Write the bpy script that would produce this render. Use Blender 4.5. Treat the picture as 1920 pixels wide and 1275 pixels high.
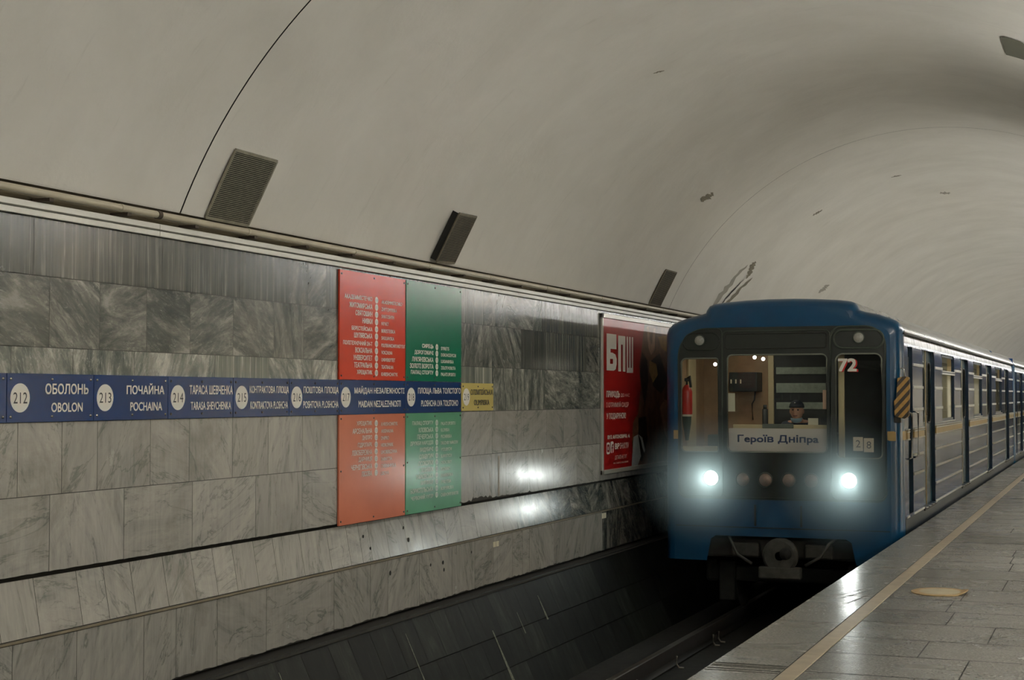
import bpy, bmesh, math, random
import mathutils, mathutils.geometry
from mathutils import Vector, Matrix
R = random.Random(7)
S = bpy.context.scene
COL = S.collection
for o in list(bpy.data.objects): bpy.data.objects.remove(o)

# ------------------------------------------------------------------ camera, world, exposure
cam_d = bpy.data.cameras.new('camera'); cam = bpy.data.objects.new('camera', cam_d); COL.objects.link(cam)
cam_d.sensor_fit = 'HORIZONTAL'; cam_d.sensor_width = 36.0; cam_d.lens = 36.0 * 2880.0 / 1920.0
cam_d.clip_start = 0.05; cam_d.clip_end = 300
cam.location = (0, 0, 1.5)
cam.rotation_euler = (math.radians(90 + 2.078), 0, math.radians(21.492))
S.camera = cam
S.view_settings.view_transform = 'Standard'; S.view_settings.look = 'None'
S.view_settings.gamma = 1.0; S.view_settings.exposure = 0.0; S.view_settings.use_curve_mapping = False
S.cycles.max_bounces = 7; S.cycles.diffuse_bounces = 4; S.cycles.glossy_bounces = 4
S.cycles.transmission_bounces = 6; S.cycles.transparent_max_bounces = 8; S.cycles.volume_bounces = 0
S.cycles.sample_clamp_indirect = 4.0; S.cycles.caustics_reflective = False; S.cycles.caustics_refractive = False
S.cycles.use_denoising = True
W = bpy.data.worlds.new('world'); S.world = W; W.use_nodes = True
W.node_tree.nodes['Background'].inputs[0].default_value = (0.5, 0.55, 0.5, 1)
W.node_tree.nodes['Background'].inputs[1].default_value = 0.0
LAMP_POWER = 138.0         # emission strength of the cornice tubes
LAMP_COL = (1.0, 0.985, 0.945)
HEAD_COL = (0.74, 1.0, 0.98)
HEAD_POWER = 34.0
HALO_R, HALO_D = 0.82, 2.4
CAB_POWER = 7.0
HALL_POWER = 120.0

def lamp(name, kind, loc, energy, color, size=0.1, rot=(0, 0, 0), **kw):
    d = bpy.data.lights.new(name, kind); d.energy = energy; d.color = color
    if kind == 'AREA': d.size = size
    else: d.shadow_soft_size = size
    for k, v in kw.items(): setattr(d, k, v)
    o = bpy.data.objects.new(name, d); COL.objects.link(o); o.location = loc; o.rotation_euler = rot
    return o

# ------------------------------------------------------------------ materials
MATS = {}
def rgb(r, g, b):
    f = lambda c: (c / 255 / 12.92) if c / 255 <= 0.04045 else ((c / 255 + 0.055) / 1.055) ** 2.4
    return (f(r), f(g), f(b), 1)
class N:
    def __init__(self, name):
        self.m = bpy.data.materials.new(name); self.m.use_nodes = True; self.t = self.m.node_tree
        self.b = self.t.nodes['Principled BSDF']
    def n(self, kind, **kw):
        x = self.t.nodes.new(kind)
        for k, v in kw.items():
            if k.startswith('i_'): x.inputs[k[2:].replace('_', ' ')].default_value = v
            else: setattr(x, k, v)
        return x
    def l(self, a, b): self.t.links.new(a, b)
    def ramp(self, fac, stops):
        x = self.n('ShaderNodeValToRGB'); e = x.color_ramp.elements
        while len(e) < len(stops): e.new(0.5)
        for i, (p, c) in enumerate(stops): e[i].position = p; e[i].color = c
        self.l(fac, x.inputs[0]); return x.outputs[0]
    def mix(self, fac, a, b, mode='MIX'):
        x = self.n('ShaderNodeMix', data_type='RGBA', blend_type=mode)
        for s, v in ((x.inputs[0], fac), (x.inputs[6], a), (x.inputs[7], b)):
            if hasattr(v, 'is_output'): self.l(v, s)
            else: s.default_value = v
        return x.outputs[2]
    def math(self, op, a, b=0.0):
        x = self.n('ShaderNodeMath', operation=op)
        for s, v in ((x.inputs[0], a), (x.inputs[1], b)):
            if hasattr(v, 'is_output'): self.l(v, s)
            else: s.default_value = v
        return x.outputs[0]
    def vmath(self, op, a, b):
        x = self.n('ShaderNodeVectorMath', operation=op)
        for s, v in ((x.inputs[0], a), (x.inputs[1], b)):
            if hasattr(v, 'is_output'): self.l(v, s)
            else: s.default_value = v
        return x.outputs[0]
    def noise(self, vec, scale, detail=4, rough=0.55, dist=0.0):
        x = self.n('ShaderNodeTexNoise'); x.inputs['Scale'].default_value = scale; x.inputs['Detail'].default_value = detail
        x.inputs['Roughness'].default_value = rough; x.inputs['Distortion'].default_value = dist
        self.l(vec, x.inputs['Vector']); return x.outputs['Fac']
    def pos(self): return self.n('ShaderNodeTexCoord').outputs['Object']
    def bump(self, h, strength=0.2, dist=0.01):
        x = self.n('ShaderNodeBump'); x.inputs['Strength'].default_value = strength; x.inputs['Distance'].default_value = dist
        self.l(h, x.inputs['Height']); self.l(x.outputs[0], self.b.inputs['Normal'])

def plain(name, col, rough=0.5, metal=0.0, var=0.0, vscale=6.0, spec=0.5, coat=0.0, bump=0.0):
    if name in MATS: return MATS[name]
    k = N(name); k.b.inputs['Roughness'].default_value = rough; k.b.inputs['Metallic'].default_value = metal
    k.b.inputs['Specular IOR Level'].default_value = spec; k.b.inputs['Coat Weight'].default_value = coat
    k.b.inputs['Coat Roughness'].default_value = 0.06
    if var > 0:
        p = k.pos(); f = k.noise(p, vscale, 6, 0.6)
        d = tuple(c * (1 - var) for c in col[:3]) + (1,); u = tuple(min(1, c * (1 + var)) for c in col[:3]) + (1,)
        k.l(k.ramp(f, [(0.3, d), (0.7, u)]), k.b.inputs['Base Color'])
        if bump: k.bump(f, bump, 0.01)
    else: k.b.inputs['Base Color'].default_value = col
    MATS[name] = k.m; return k.m
def emit(name, col, strength):
    if name in MATS: return MATS[name]
    k = N(name); k.b.inputs['Base Color'].default_value = (0, 0, 0, 1)
    k.b.inputs['Emission Color'].default_value = tuple(col[:3]) + (1,); k.b.inputs['Emission Strength'].default_value = strength
    MATS[name] = k.m; return k.m

def m_marble(name, gain=1.0, soot=0.0, rough=0.2):
    """tile attribute: r = random seed, g = kind (0 swirled, .5 striped, 1 pale), b = lightness"""
    k = N(name); at = k.n('ShaderNodeAttribute', attribute_name='tile'); sp = k.n('ShaderNodeSeparateColor'); k.l(at.outputs['Color'], sp.inputs[0])
    r, g, b = sp.outputs
    p = k.pos()
    off = k.n('ShaderNodeCombineXYZ'); k.l(k.math('MULTIPLY', r, 37.0), off.inputs[0]); k.l(k.math('MULTIPLY', r, 91.0), off.inputs[1]); k.l(k.math('MULTIPLY', r, 53.0), off.inputs[2])
    q = k.vmath('ADD', p, off.outputs[0])
    rot = k.n('ShaderNodeVectorRotate', rotation_type='X_AXIS'); k.l(q, rot.inputs['Vector']); k.l(k.math('MULTIPLY', r, 47.0), rot.inputs['Angle'])
    qs = k.vmath('MULTIPLY', rot.outputs[0], (1.0, 1.0, 3.2))
    n1 = k.noise(qs, 1.5, 9, 0.62, 1.3); n2 = k.noise(qs, 7.0, 8, 0.75, 0.8)
    sw = k.math('ADD', k.math('MULTIPLY', n1, 0.62), k.math('MULTIPLY', n2, 0.38))
    swirl = k.ramp(sw, [(0.36, (0.026, 0.034, 0.031, 1)), (0.45, (0.07, 0.08, 0.07, 1)), (0.53, (0.17, 0.17, 0.148, 1)), (0.62, (0.36, 0.352, 0.31, 1))])
    def veins(vec, scale, width, dist):
        v = k.math('ABSOLUTE', k.math('SUBTRACT', k.noise(vec, scale, 6, 0.6, dist), 0.5)); return k.math('MAXIMUM', 0.0, k.math('SUBTRACT', 1.0, k.math('DIVIDE', v, width)))
    vw = k.math('MULTIPLY', veins(qs, 3.2, 0.012, 1.8), k.ramp(n2, [(0.42, (0, 0, 0, 1)), (0.6, (0.8, 0.8, 0.8, 1))]))
    swirl = k.mix(vw, swirl, (0.42, 0.42, 0.38, 1))
    swirl = k.mix(k.math('MULTIPLY', veins(qs, 4.5, 0.010, 2.5), 0.6), swirl, (0.03, 0.036, 0.033, 1))
    q2 = k.vmath('MULTIPLY', q, (1.0, 11.0, 0.22)); s1 = k.noise(q2, 2.2, 7, 0.7, 0.25)
    stripe = k.ramp(s1, [(0.34, (0.037, 0.048, 0.041, 1)), (0.52, (0.085, 0.093, 0.078, 1)), (0.62, (0.14, 0.142, 0.118, 1)), (0.72, (0.31, 0.30, 0.255, 1))])
    q3 = k.vmath('MULTIPLY', rot.outputs[0], (1.0, 4.0, 1.0)); l1 = k.noise(q3, 2.0, 8, 0.65, 0.9)
    l2 = k.noise(k.vmath('MULTIPLY', q, (1, 9, 0.7)), 3.0, 6, 0.7, 0.4)
    pale = k.ramp(k.math('ADD', k.math('MULTIPLY', l1, 0.6), k.math('MULTIPLY', l2, 0.4)), [(0.34, (0.22, 0.225, 0.21, 1)), (0.44, (0.355, 0.345, 0.315, 1)), (0.56, (0.43, 0.41, 0.37, 1)), (0.72, (0.50, 0.48, 0.44, 1))])
    c = k.mix(k.math('GREATER_THAN', g, 0.25), swirl, stripe); c = k.mix(k.math('GREATER_THAN', g, 0.75), c, pale)
    dv = k.math('MULTIPLY', veins(k.vmath('MULTIPLY', rot.outputs[0], (1.0, 2.6, 0.8)), 1.3, 0.016, 1.0), k.math('MULTIPLY', k.math('GREATER_THAN', g, 0.75), k.ramp(l1, [(0.45, (0.75, 0.75, 0.75, 1)), (0.6, (0.1, 0.1, 0.1, 1))])))
    c = k.mix(dv, c, (0.15, 0.165, 0.15, 1))
    sv = k.math('MULTIPLY', veins(k.vmath('MULTIPLY', q, (1.0, 9.0, 0.12)), 1.6, 0.014, 0.1), k.math('MULTIPLY', k.math('LESS_THAN', k.math('ABSOLUTE', k.math('SUBTRACT', g, 0.5)), 0.2), 0.75))
    c = k.mix(sv, c, (0.40, 0.39, 0.34, 1))
    gain_n = k.n('ShaderNodeCombineColor'); bb = k.math('MULTIPLY', k.math('MULTIPLY', b, 2.0), gain)
    for i in range(3): k.l(bb, gain_n.inputs[i])
    c = k.mix(1.0, c, gain_n.outputs[0], 'MULTIPLY')
    # grime: brownish blotches with a shape of their own
    d = k.noise(p, 1.7, 7, 0.7, 0.5); c = k.mix(k.ramp(d, [(0.52, (0, 0, 0, 1)), (0.72, (0.40 + soot, 0.40 + soot, 0.40 + soot, 1))]), c, (0.09, 0.082, 0.066, 1))
    k.l(c, k.b.inputs['Base Color'])
    k.l(k.math('ADD', k.math('MULTIPLY', k.noise(p, 5.0, 5, 0.7), 0.22), rough - 0.08), k.b.inputs['Roughness'])
    k.b.inputs['Specular IOR Level'].default_value = 0.5
    k.bump(k.noise(p, 2.2, 2, 0.5), 0.12, 0.02)
    MATS[name] = k.m; return k.m
def m_vault():
    k = N('vault_plaster'); p = k.pos()
    a = k.noise(p, 0.9, 7, 0.6, 0.3); st = k.noise(k.vmath('MULTIPLY', p, (1.0, 6.0, 1.0)), 1.6, 7, 0.7, 0.4)
    c = k.ramp(a, [(0.32, (0.64, 0.615, 0.55, 1)), (0.66, (0.74, 0.715, 0.65, 1))])
    c = k.mix(k.ramp(st, [(0.60, (0, 0, 0, 1)), (0.80, (0.38, 0.38, 0.38, 1))]), c, (0.42, 0.40, 0.34, 1))
    k.l(c, k.b.inputs['Base Color']); k.b.inputs['Roughness'].default_value = 0.55; k.b.inputs['Specular IOR Level'].default_value = 0.25
    k.bump(k.math('ADD', a, k.math('MULTIPLY', k.noise(p, 7.0, 4, 0.6), 0.25)), 0.35, 0.04)
    MATS['vault'] = k.m; return k.m
def m_granite():
    k = N('granite_paving'); at = k.n('ShaderNodeAttribute', attribute_name='tile'); sp = k.n('ShaderNodeSeparateColor'); k.l(at.outputs['Color'], sp.inputs[0])
    p = k.pos(); f1 = k.noise(p, 55.0, 4, 0.7); f2 = k.noise(k.vmath('MULTIPLY', p, (0.8, 1.7, 1.0)), 2.2, 7, 0.65, 0.5)
    c = k.ramp(f1, [(0.33, (0.125, 0.125, 0.115, 1)), (0.5, (0.25, 0.245, 0.222, 1)), (0.68, (0.38, 0.37, 0.335, 1))])
    c = k.mix(k.ramp(f2, [(0.45, (0, 0, 0, 1)), (0.70, (0.6, 0.6, 0.6, 1))]), c, (0.13, 0.13, 0.11, 1))
    g = k.n('ShaderNodeCombineColor'); bb = k.math('MULTIPLY', sp.outputs[2], 2.0)
    for i in range(3): k.l(bb, g.inputs[i])
    c = k.mix(1.0, c, g.outputs[0], 'MULTIPLY'); k.l(c, k.b.inputs['Base Color'])
    k.l(k.math('ADD', k.math('MULTIPLY', f2, 0.30), 0.10), k.b.inputs['Roughness']); k.b.inputs['Specular IOR Level'].default_value = 0.65
    k.bump(k.noise(p, 3.0, 3, 0.5), 0.10, 0.02)
    MATS['granite'] = k.m; return k.m
def m_glass(name, tint=(0.8, 0.9, 0.88, 1), trans=0.85, rough=0.02):
    k = N(name); t = k.t; out = t.nodes['Material Output']
    tr = k.n('ShaderNodeBsdfTransparent'); tr.inputs[0].default_value = tuple(c * trans for c in tint[:3]) + (1,)
    gl = k.n('ShaderNodeBsdfGlossy'); gl.inputs['Roughness'].default_value = rough; gl.inputs[0].default_value = (0.9, 0.95, 0.95, 1)
    fr = k.n('ShaderNodeFresnel'); ge = k.n('ShaderNodeNewGeometry')
    k.l(k.math('SUBTRACT', 1.5, k.math('MULTIPLY', ge.outputs['Backfacing'], 0.8333)), fr.inputs[0])
    mx = k.n('ShaderNodeMixShader'); k.l(fr.outputs[0], mx.inputs[0]); k.l(tr.outputs[0], mx.inputs[1]); k.l(gl.outputs[0], mx.inputs[2])
    k.l(mx.outputs[0], out.inputs[0]); MATS[name] = k.m; return k.m
def m_striped(name, a, b, scale, rough=0.6):
    k = N(name); p = k.pos(); sp = k.n('ShaderNodeSeparateXYZ'); k.l(p, sp.inputs[0])
    v = k.math('ADD', k.math('ADD', sp.outputs[2], k.math('MULTIPLY', sp.outputs[0], -1.0)), k.math('MULTIPLY', sp.outputs[1], -0.35))
    w = k.math('FRACT', k.math('MULTIPLY', v, scale)); n = k.noise(p, 20, 5, 0.7)
    f = k.math('GREATER_THAN', k.math('ADD', w, k.math('MULTIPLY', n, 0.12)), 0.58)
    k.l(k.mix(f, k.ramp(n, [(0.3, tuple(c * 0.7 for c in a[:3]) + (1,)), (0.6, a)]), b), k.b.inputs['Base Color']); k.b.inputs['Roughness'].default_value = rough
    MATS[name] = k.m; return k.m
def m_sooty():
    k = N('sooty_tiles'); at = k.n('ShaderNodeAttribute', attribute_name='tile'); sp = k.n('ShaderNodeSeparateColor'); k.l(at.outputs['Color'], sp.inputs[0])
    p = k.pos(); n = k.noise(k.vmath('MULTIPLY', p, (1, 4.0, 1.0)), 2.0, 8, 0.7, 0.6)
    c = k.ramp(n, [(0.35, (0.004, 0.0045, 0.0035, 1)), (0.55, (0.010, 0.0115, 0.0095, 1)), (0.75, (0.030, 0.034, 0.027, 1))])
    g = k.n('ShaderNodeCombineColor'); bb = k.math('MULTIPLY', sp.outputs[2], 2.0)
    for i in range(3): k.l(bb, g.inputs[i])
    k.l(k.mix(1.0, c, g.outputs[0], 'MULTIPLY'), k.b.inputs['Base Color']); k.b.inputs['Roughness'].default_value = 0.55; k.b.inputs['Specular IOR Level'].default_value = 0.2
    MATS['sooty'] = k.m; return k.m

def m_cantrail_sheen():  # pale streaks paint the reflected vault onto the upper side
    k = N('sheen_streaked_cantrail'); p = k.pos(); n = k.noise(k.vmath('MULTIPLY', p, (1.0, 7.0, 0.6)), 2.0, 6, 0.7, 0.3)
    k.l(k.ramp(n, [(0.38, (0.22, 0.24, 0.26, 1)), (0.6, (0.66, 0.67, 0.68, 1))]), k.b.inputs['Base Color'])
    k.l(k.math('ADD', k.math('MULTIPLY', n, -0.3), 0.5), k.b.inputs['Roughness']); k.b.inputs['Metallic'].default_value = 0.25
    return k.m
cantrail_sheen = m_cantrail_sheen()
marble = m_marble('marble_tiles', 1.06); vault_m = m_vault(); granite = m_granite(); sooty = m_sooty()
glass = m_glass('cab_glass', tint=(0.96, 0.99, 0.97, 1), trans=0.99); side_glass = m_glass('saloon_glass', tint=(0.75, 0.8, 0.75, 1), trans=0.6)
joint_shade_m = plain('dark_joint_shade', (0.018, 0.017, 0.014, 1), 0.9)
alu = plain('painted_aluminium', rgb(226, 224, 214), 0.35, 0.0, 0.1, 3.0)
pipe_m = plain('cream_pipe_paint', rgb(188, 180, 158), 0.28, 0.0, 0.12, 4.0)
rust = plain('rust', rgb(56, 47, 37), 0.8, 0.0, 0.3, 20)
bed_m = plain('track_bed', (0.012, 0.012, 0.010, 1), 0.9, 0, 0.5, 9, bump=0.6)
rail_m = plain('rail_steel', (0.30, 0.28, 0.24, 1), 0.28, 0.9, 0.2, 5)
rail_side = plain('rail_web', (0.02, 0.017, 0.014, 1), 0.7, 0, 0.3, 10)
clip_m = plain('rail_clip_steel', (0.45, 0.42, 0.36, 1), 0.45, 0.4, 0.2, 12)
blue_sign = plain('blue_enamel', rgb(4, 42, 92), 0.24, 0, 0.10, 1.2, 0.3)
red_sign = plain('red_enamel', rgb(200, 58, 28), 0.22, 0, 0.06, 1.5, 0.3)
green_sign = plain('green_enamel', rgb(0, 100, 72), 0.22, 0, 0.08, 1.5, 0.3)
red_fade_sheen = plain('fade_sheen_red_enamel', rgb(208, 118, 88), 0.22, 0, 0.10, 1.4)  # paler base: some fading, plus glossy sheen put into the colour
green_fade_sheen = plain('fade_sheen_green_enamel', rgb(92, 156, 122), 0.22, 0, 0.16, 1.4)  # likewise, fading and sheen both mixed into the base colour
yellow_sign = plain('yellow_enamel', rgb(204, 186, 112), 0.25, 0, 0.06, 2)
white_ink = plain('white_lettering', rgb(246, 242, 230), 0.3)
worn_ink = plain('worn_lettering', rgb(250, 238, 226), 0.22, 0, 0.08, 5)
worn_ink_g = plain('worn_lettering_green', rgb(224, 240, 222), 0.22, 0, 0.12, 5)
black_ink = plain('black_lettering', rgb(24, 24, 24), 0.4)
screw_m = plain('screw_steel', rgb(54, 52, 48), 0.4, 0.5)
blue_paint = plain('blue_train_paint', rgb(0, 64, 102), 0.30, 0, 0.12, 2.5, coat=0.3)
side_paint = plain('gloss_side_paint', rgb(20, 58, 110), 0.09, 0, 0.3, 3.0, spec=0.5)
door_paint = plain('door_paint', rgb(5, 50, 66), 0.25, 0, 0.15, 4.0)
jamb_paint = plain('jamb_paint', rgb(3, 34, 56), 0.35, 0, 0.15, 4.0)
roof_paint = plain('roof_silver', rgb(206, 208, 206), 0.2, 0.4, 0.10, 3.0)
mask_m = plain('mask_dark_green', rgb(28, 34, 29), 0.42, 0, 0.2, 5.0)
rim_m = plain('mask_rim', rgb(58, 66, 57), 0.5, 0, 0.2, 8.0)
gasket = plain('grey_gasket', rgb(120, 124, 112), 0.55, 0, 0.1, 9)
rib_m = plain('white_rib', rgb(222, 222, 216), 0.3, 0, 0.1, 8)
belt_m = plain('ochre_belt', rgb(176, 150, 96), 0.35, 0, 0.15, 8)
skirt_m = plain('skirt_navy', rgb(9, 28, 40), 0.45, 0, 0.3, 4)
under_m = plain('underframe_grime', (0.016, 0.017, 0.014, 1), 0.7, 0, 0.5, 7, bump=0.4)
under_l = plain('coupler_grime', (0.05, 0.05, 0.042, 1), 0.6, 0, 0.4, 12, bump=0.3)
hose_m = plain('hose_grey', rgb(66, 66, 60), 0.6)
lens_off = plain('lens_glass', rgb(150, 132, 118), 0.12, 0.3, 0.2, 60)
lens_grey = plain('lens_grey', rgb(168, 168, 160), 0.25, 0.1, 0.2, 60)
chrome = plain('chrome', rgb(190, 190, 184), 0.2, 0.9)
lens_on = emit('lit_lens', HEAD_COL, 14.0)
plate_m = plain('white_plate', rgb(214, 206, 198), 0.5)
plate_ink = plain('plate_ink', rgb(34, 52, 92), 0.5)
cream = plain('cab_cream', rgb(206, 190, 150), 0.6, 0, 0.06, 5)
wood = plain('cab_wood_panel', rgb(168, 138, 104), 0.55, 0, 0.14, 6)
cab_grey = plain('cab_grey_green', rgb(96, 104, 94), 0.6, 0, 0.1, 6)
cab_dark = plain('cab_dark', rgb(34, 40, 40), 0.6, 0, 0.2, 8)
cab_reflection = plain('cab_reflection_band', rgb(158, 170, 156), 0.5, 0, 0.2, 22)
paper = plain('paper', rgb(222, 214, 190), 0.7)
pink_paper = plain('pink_paper', rgb(214, 178, 152), 0.7)
saloon = plain('saloon_beige', rgb(202, 192, 164), 0.6, 0, 0.1, 2)
seat_m = plain('saloon_seat', rgb(60, 50, 42), 0.6)
skin = plain('skin', rgb(206, 158, 132), 0.55, 0, 0.06, 30)
cap_m = plain('navy_cap', rgb(28, 36, 46), 0.8, 0, 0.15, 30)
coat_m = plain('navy_jacket', rgb(38, 52, 68), 0.8, 0, 0.15, 20)
mask_blue = plain('pale_blue_mask', rgb(150, 178, 196), 0.7)
ext_red = plain('extinguisher_red', rgb(190, 46, 38), 0.35, 0, 0.08, 9)
red_num = plain('red_number', rgb(204, 44, 44), 0.4)
stripe_m = plain('stripe_beige', rgb(178, 166, 144), 0.42, 0, 0.14, 7)
hazard = m_striped('hazard_stripes', rgb(186, 146, 80), rgb(44, 35, 24), 9.0)
grille_m = plain('grille_slat', rgb(128, 124, 108), 0.5, 0, 0.25, 22)
grille_old = plain('grille_slat_brown', rgb(96, 90, 74), 0.5, 0, 0.3, 16)
void_m = plain('grille_void', (0.010, 0.010, 0.008, 1), 0.9)
poster_red = plain('poster_red', rgb(158, 30, 26), 0.30, 0, 0.16, 1.6)
poster_photo = plain('poster_photo_brown', rgb(112, 78, 54), 0.3, 0, 0.55, 7.0)
poster_dark = plain('poster_photo_dark', rgb(48, 36, 28), 0.3, 0, 0.4, 10)
poster_skin = plain('poster_photo_skin', rgb(168, 128, 100), 0.3, 0, 0.25, 14)
poster_white = plain('poster_photo_white', rgb(196, 200, 196), 0.3, 0, 0.12, 10)
poster_gold = plain('poster_photo_gold', rgb(150, 112, 50), 0.3, 0, 0.3, 14)
frame_m = plain('poster_frame', rgb(196, 192, 180), 0.3, 0.3)
tube_m = emit('fluorescent_tube', LAMP_COL, LAMP_POWER)
disc_m = plain('floor_disc', rgb(196, 186, 158), 0.5, 0, 0.12, 8)
disc_rim = plain('floor_disc_rim', rgb(186, 158, 112), 0.5, 0, 0.2, 14)
stain_m = plain('plaster_stain', rgb(118, 112, 96), 0.8, 0, 0.3, 14)
stain_l = plain('plaster_stain_light', rgb(150, 146, 134), 0.8, 0, 0.12, 9)
crack_m = plain('plaster_crack', rgb(32, 30, 26), 0.9)

# ------------------------------------------------------------------ mesh helpers
def link(name, bm, mats, parent=None, smooth=False, angle=None):
    me = bpy.data.meshes.new(name)
    if parent is not None:
        M = parent_world(parent); bm.transform(M.inverted())
    bmesh.ops.recalc_face_normals(bm, faces=bm.faces) if not bm.faces.layers.int.get('keep') else None
    bm.to_mesh(me); bm.free()
    for m in (mats if isinstance(mats, (list, tuple)) else [mats]): me.materials.append(m)
    o = bpy.data.objects.new(name, me); COL.objects.link(o)
    if parent is not None: o.parent = parent
    if smooth:
        for p in me.polygons: p.use_smooth = True
        if angle: me.set_sharp_from_angle(angle=math.radians(angle))
    return o
def parent_world(o):
    M = o.matrix_basis.copy(); q = o.parent
    while q is not None: M = q.matrix_basis @ M; q = q.parent
    return M
def root(name, loc, label, cat, group=None):
    o = bpy.data.objects.new(name, None); COL.objects.link(o); o.location = loc; o.empty_display_size = 0.1
    o['label'] = label; o['category'] = cat
    if group: o['group'] = group
    return o
def tag(o, label, cat, group=None):
    o['label'] = label; o['category'] = cat
    if group: o['group'] = group
    return o
def struct(o): o['kind'] = 'structure'; return o
def B(): return bmesh.new()
def box(bm, x0, x1, y0, y1, z0, z1, mi=0, bev=0.0):
    vs = [bm.verts.new((x, y, z)) for x in (x0, x1) for y in (y0, y1) for z in (z0, z1)]
    fs = [bm.faces.new([vs[i] for i in f]) for f in ((0, 1, 3, 2), (4, 6, 7, 5), (0, 4, 5, 1), (2, 3, 7, 6), (0, 2, 6, 4), (1, 5, 7, 3))]
    for f in fs: f.material_index = mi
    if bev > 0:
        es = list({e for f in fs for e in f.edges})
        r = bmesh.ops.bevel(bm, geom=es, offset=bev, segments=2, affect='EDGES', profile=0.5)
        for f in r['faces']: f.material_index = mi
    return fs
def quad(bm, a, b, c, d, mi=0):
    f = bm.faces.new([bm.verts.new(p) for p in (a, b, c, d)]); f.material_index = mi; return f
def tube(bm, pts, r, seg=12, mi=0, cap=True, radii=None):
    pts = [Vector(p) for p in pts]; rings = []
    for i, p in enumerate(pts):
        t = (pts[min(i + 1, len(pts) - 1)] - pts[max(i - 1, 0)]).normalized()
        u = t.cross(Vector((0, 0, 1)))
        if u.length < 1e-3: u = t.cross(Vector((1, 0, 0)))
        u.normalize(); v = t.cross(u); rr = radii[i] if radii else r
        rings.append([bm.verts.new(p + (u * math.cos(a) + v * math.sin(a)) * rr) for a in [2 * math.pi * k / seg for k in range(seg)]])
    for a, b in zip(rings, rings[1:]):
        for k in range(seg):
            f = bm.faces.new((a[k], a[(k + 1) % seg], b[(k + 1) % seg], b[k])); f.material_index = mi; f.smooth = True
    if cap:
        for rg in (rings[0], rings[-1]):
            f = bm.faces.new(rg); f.material_index = mi
def lathe(bm, c, axis, prof, seg=28, mi=0):
    """prof: list of (distance along axis, radius)"""
    a = Vector(axis).normalized(); u = a.cross(Vector((0, 0, 1)))
    if u.length < 1e-3: u = a.cross(Vector((1, 0, 0)))
    u.normalize(); v = a.cross(u); c = Vector(c); rings = []
    for d, r in prof:
        if r <= 1e-6: rings.append([bm.verts.new(c + a * d)])
        else: rings.append([bm.verts.new(c + a * d + (u * math.cos(t) + v * math.sin(t)) * r) for t in [2 * math.pi * k / seg for k in range(seg)]])
    for A, C_ in zip(rings, rings[1:]):
        for k in range(seg):
            if len(A) == 1 and len(C_) == 1: continue
            if len(A) == 1: f = bm.faces.new((A[0], C_[k], C_[(k + 1) % seg]))
            elif len(C_) == 1: f = bm.faces.new((A[k], C_[0], A[(k + 1) % seg]))
            else: f = bm.faces.new((A[k], C_[k], C_[(k + 1) % seg], A[(k + 1) % seg]))
            f.material_index = mi; f.smooth = True
def rrect(x0, x1, z0, z1, r, n=5):
    """rounded rectangle outline; r is one radius or four (bl, br, tr, tl)"""
    rs = r if isinstance(r, (list, tuple)) else (r,) * 4; out = []
    for (cx, cz, a0, q) in ((x0 + rs[0], z0 + rs[0], 180, rs[0]), (x1 - rs[1], z0 + rs[1], 270, rs[1]), (x1 - rs[2], z1 - rs[2], 0, rs[2]), (x0 + rs[3], z1 - rs[3], 90, rs[3])):
        for i in range(n + 1):
            a = math.radians(a0 + 90 * i / n); out.append((cx + q * math.cos(a), cz + q * math.sin(a)))
    return out
def holed(bm, outer, holes, fn, mi=0, thick=None):
    """planar polygon with holes, mapped to space by fn(u, v)"""
    es = []; t = B()
    for loop in [outer] + holes:
        vs = [t.verts.new((u, v, 0)) for u, v in loop]
        es += [t.edges.new((vs[i], vs[(i + 1) % len(vs)])) for i in range(len(vs))]
    bmesh.ops.triangle_fill(t, edges=es, use_beauty=True, normal=(0, 0, 1))
    mp = {}
    for f in t.faces:
        g = []
        for v in f.verts:
            if v not in mp: mp[v] = bm.verts.new(fn(v.co.x, v.co.y))
            g.append(mp[v])
        nf = bm.faces.new(g); nf.material_index = mi
    if thick:
        for loop in [outer] + holes:
            vs = [bm.verts.new(fn(u, v)) for u, v in loop]; ws = [bm.verts.new(Vector(fn(u, v)) + Vector(thick)) for u, v in loop]
            for i in range(len(vs)):
                j = (i + 1) % len(vs); f = bm.faces.new((vs[i], vs[j], ws[j], ws[i])); f.material_index = mi
    t.free()

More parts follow.
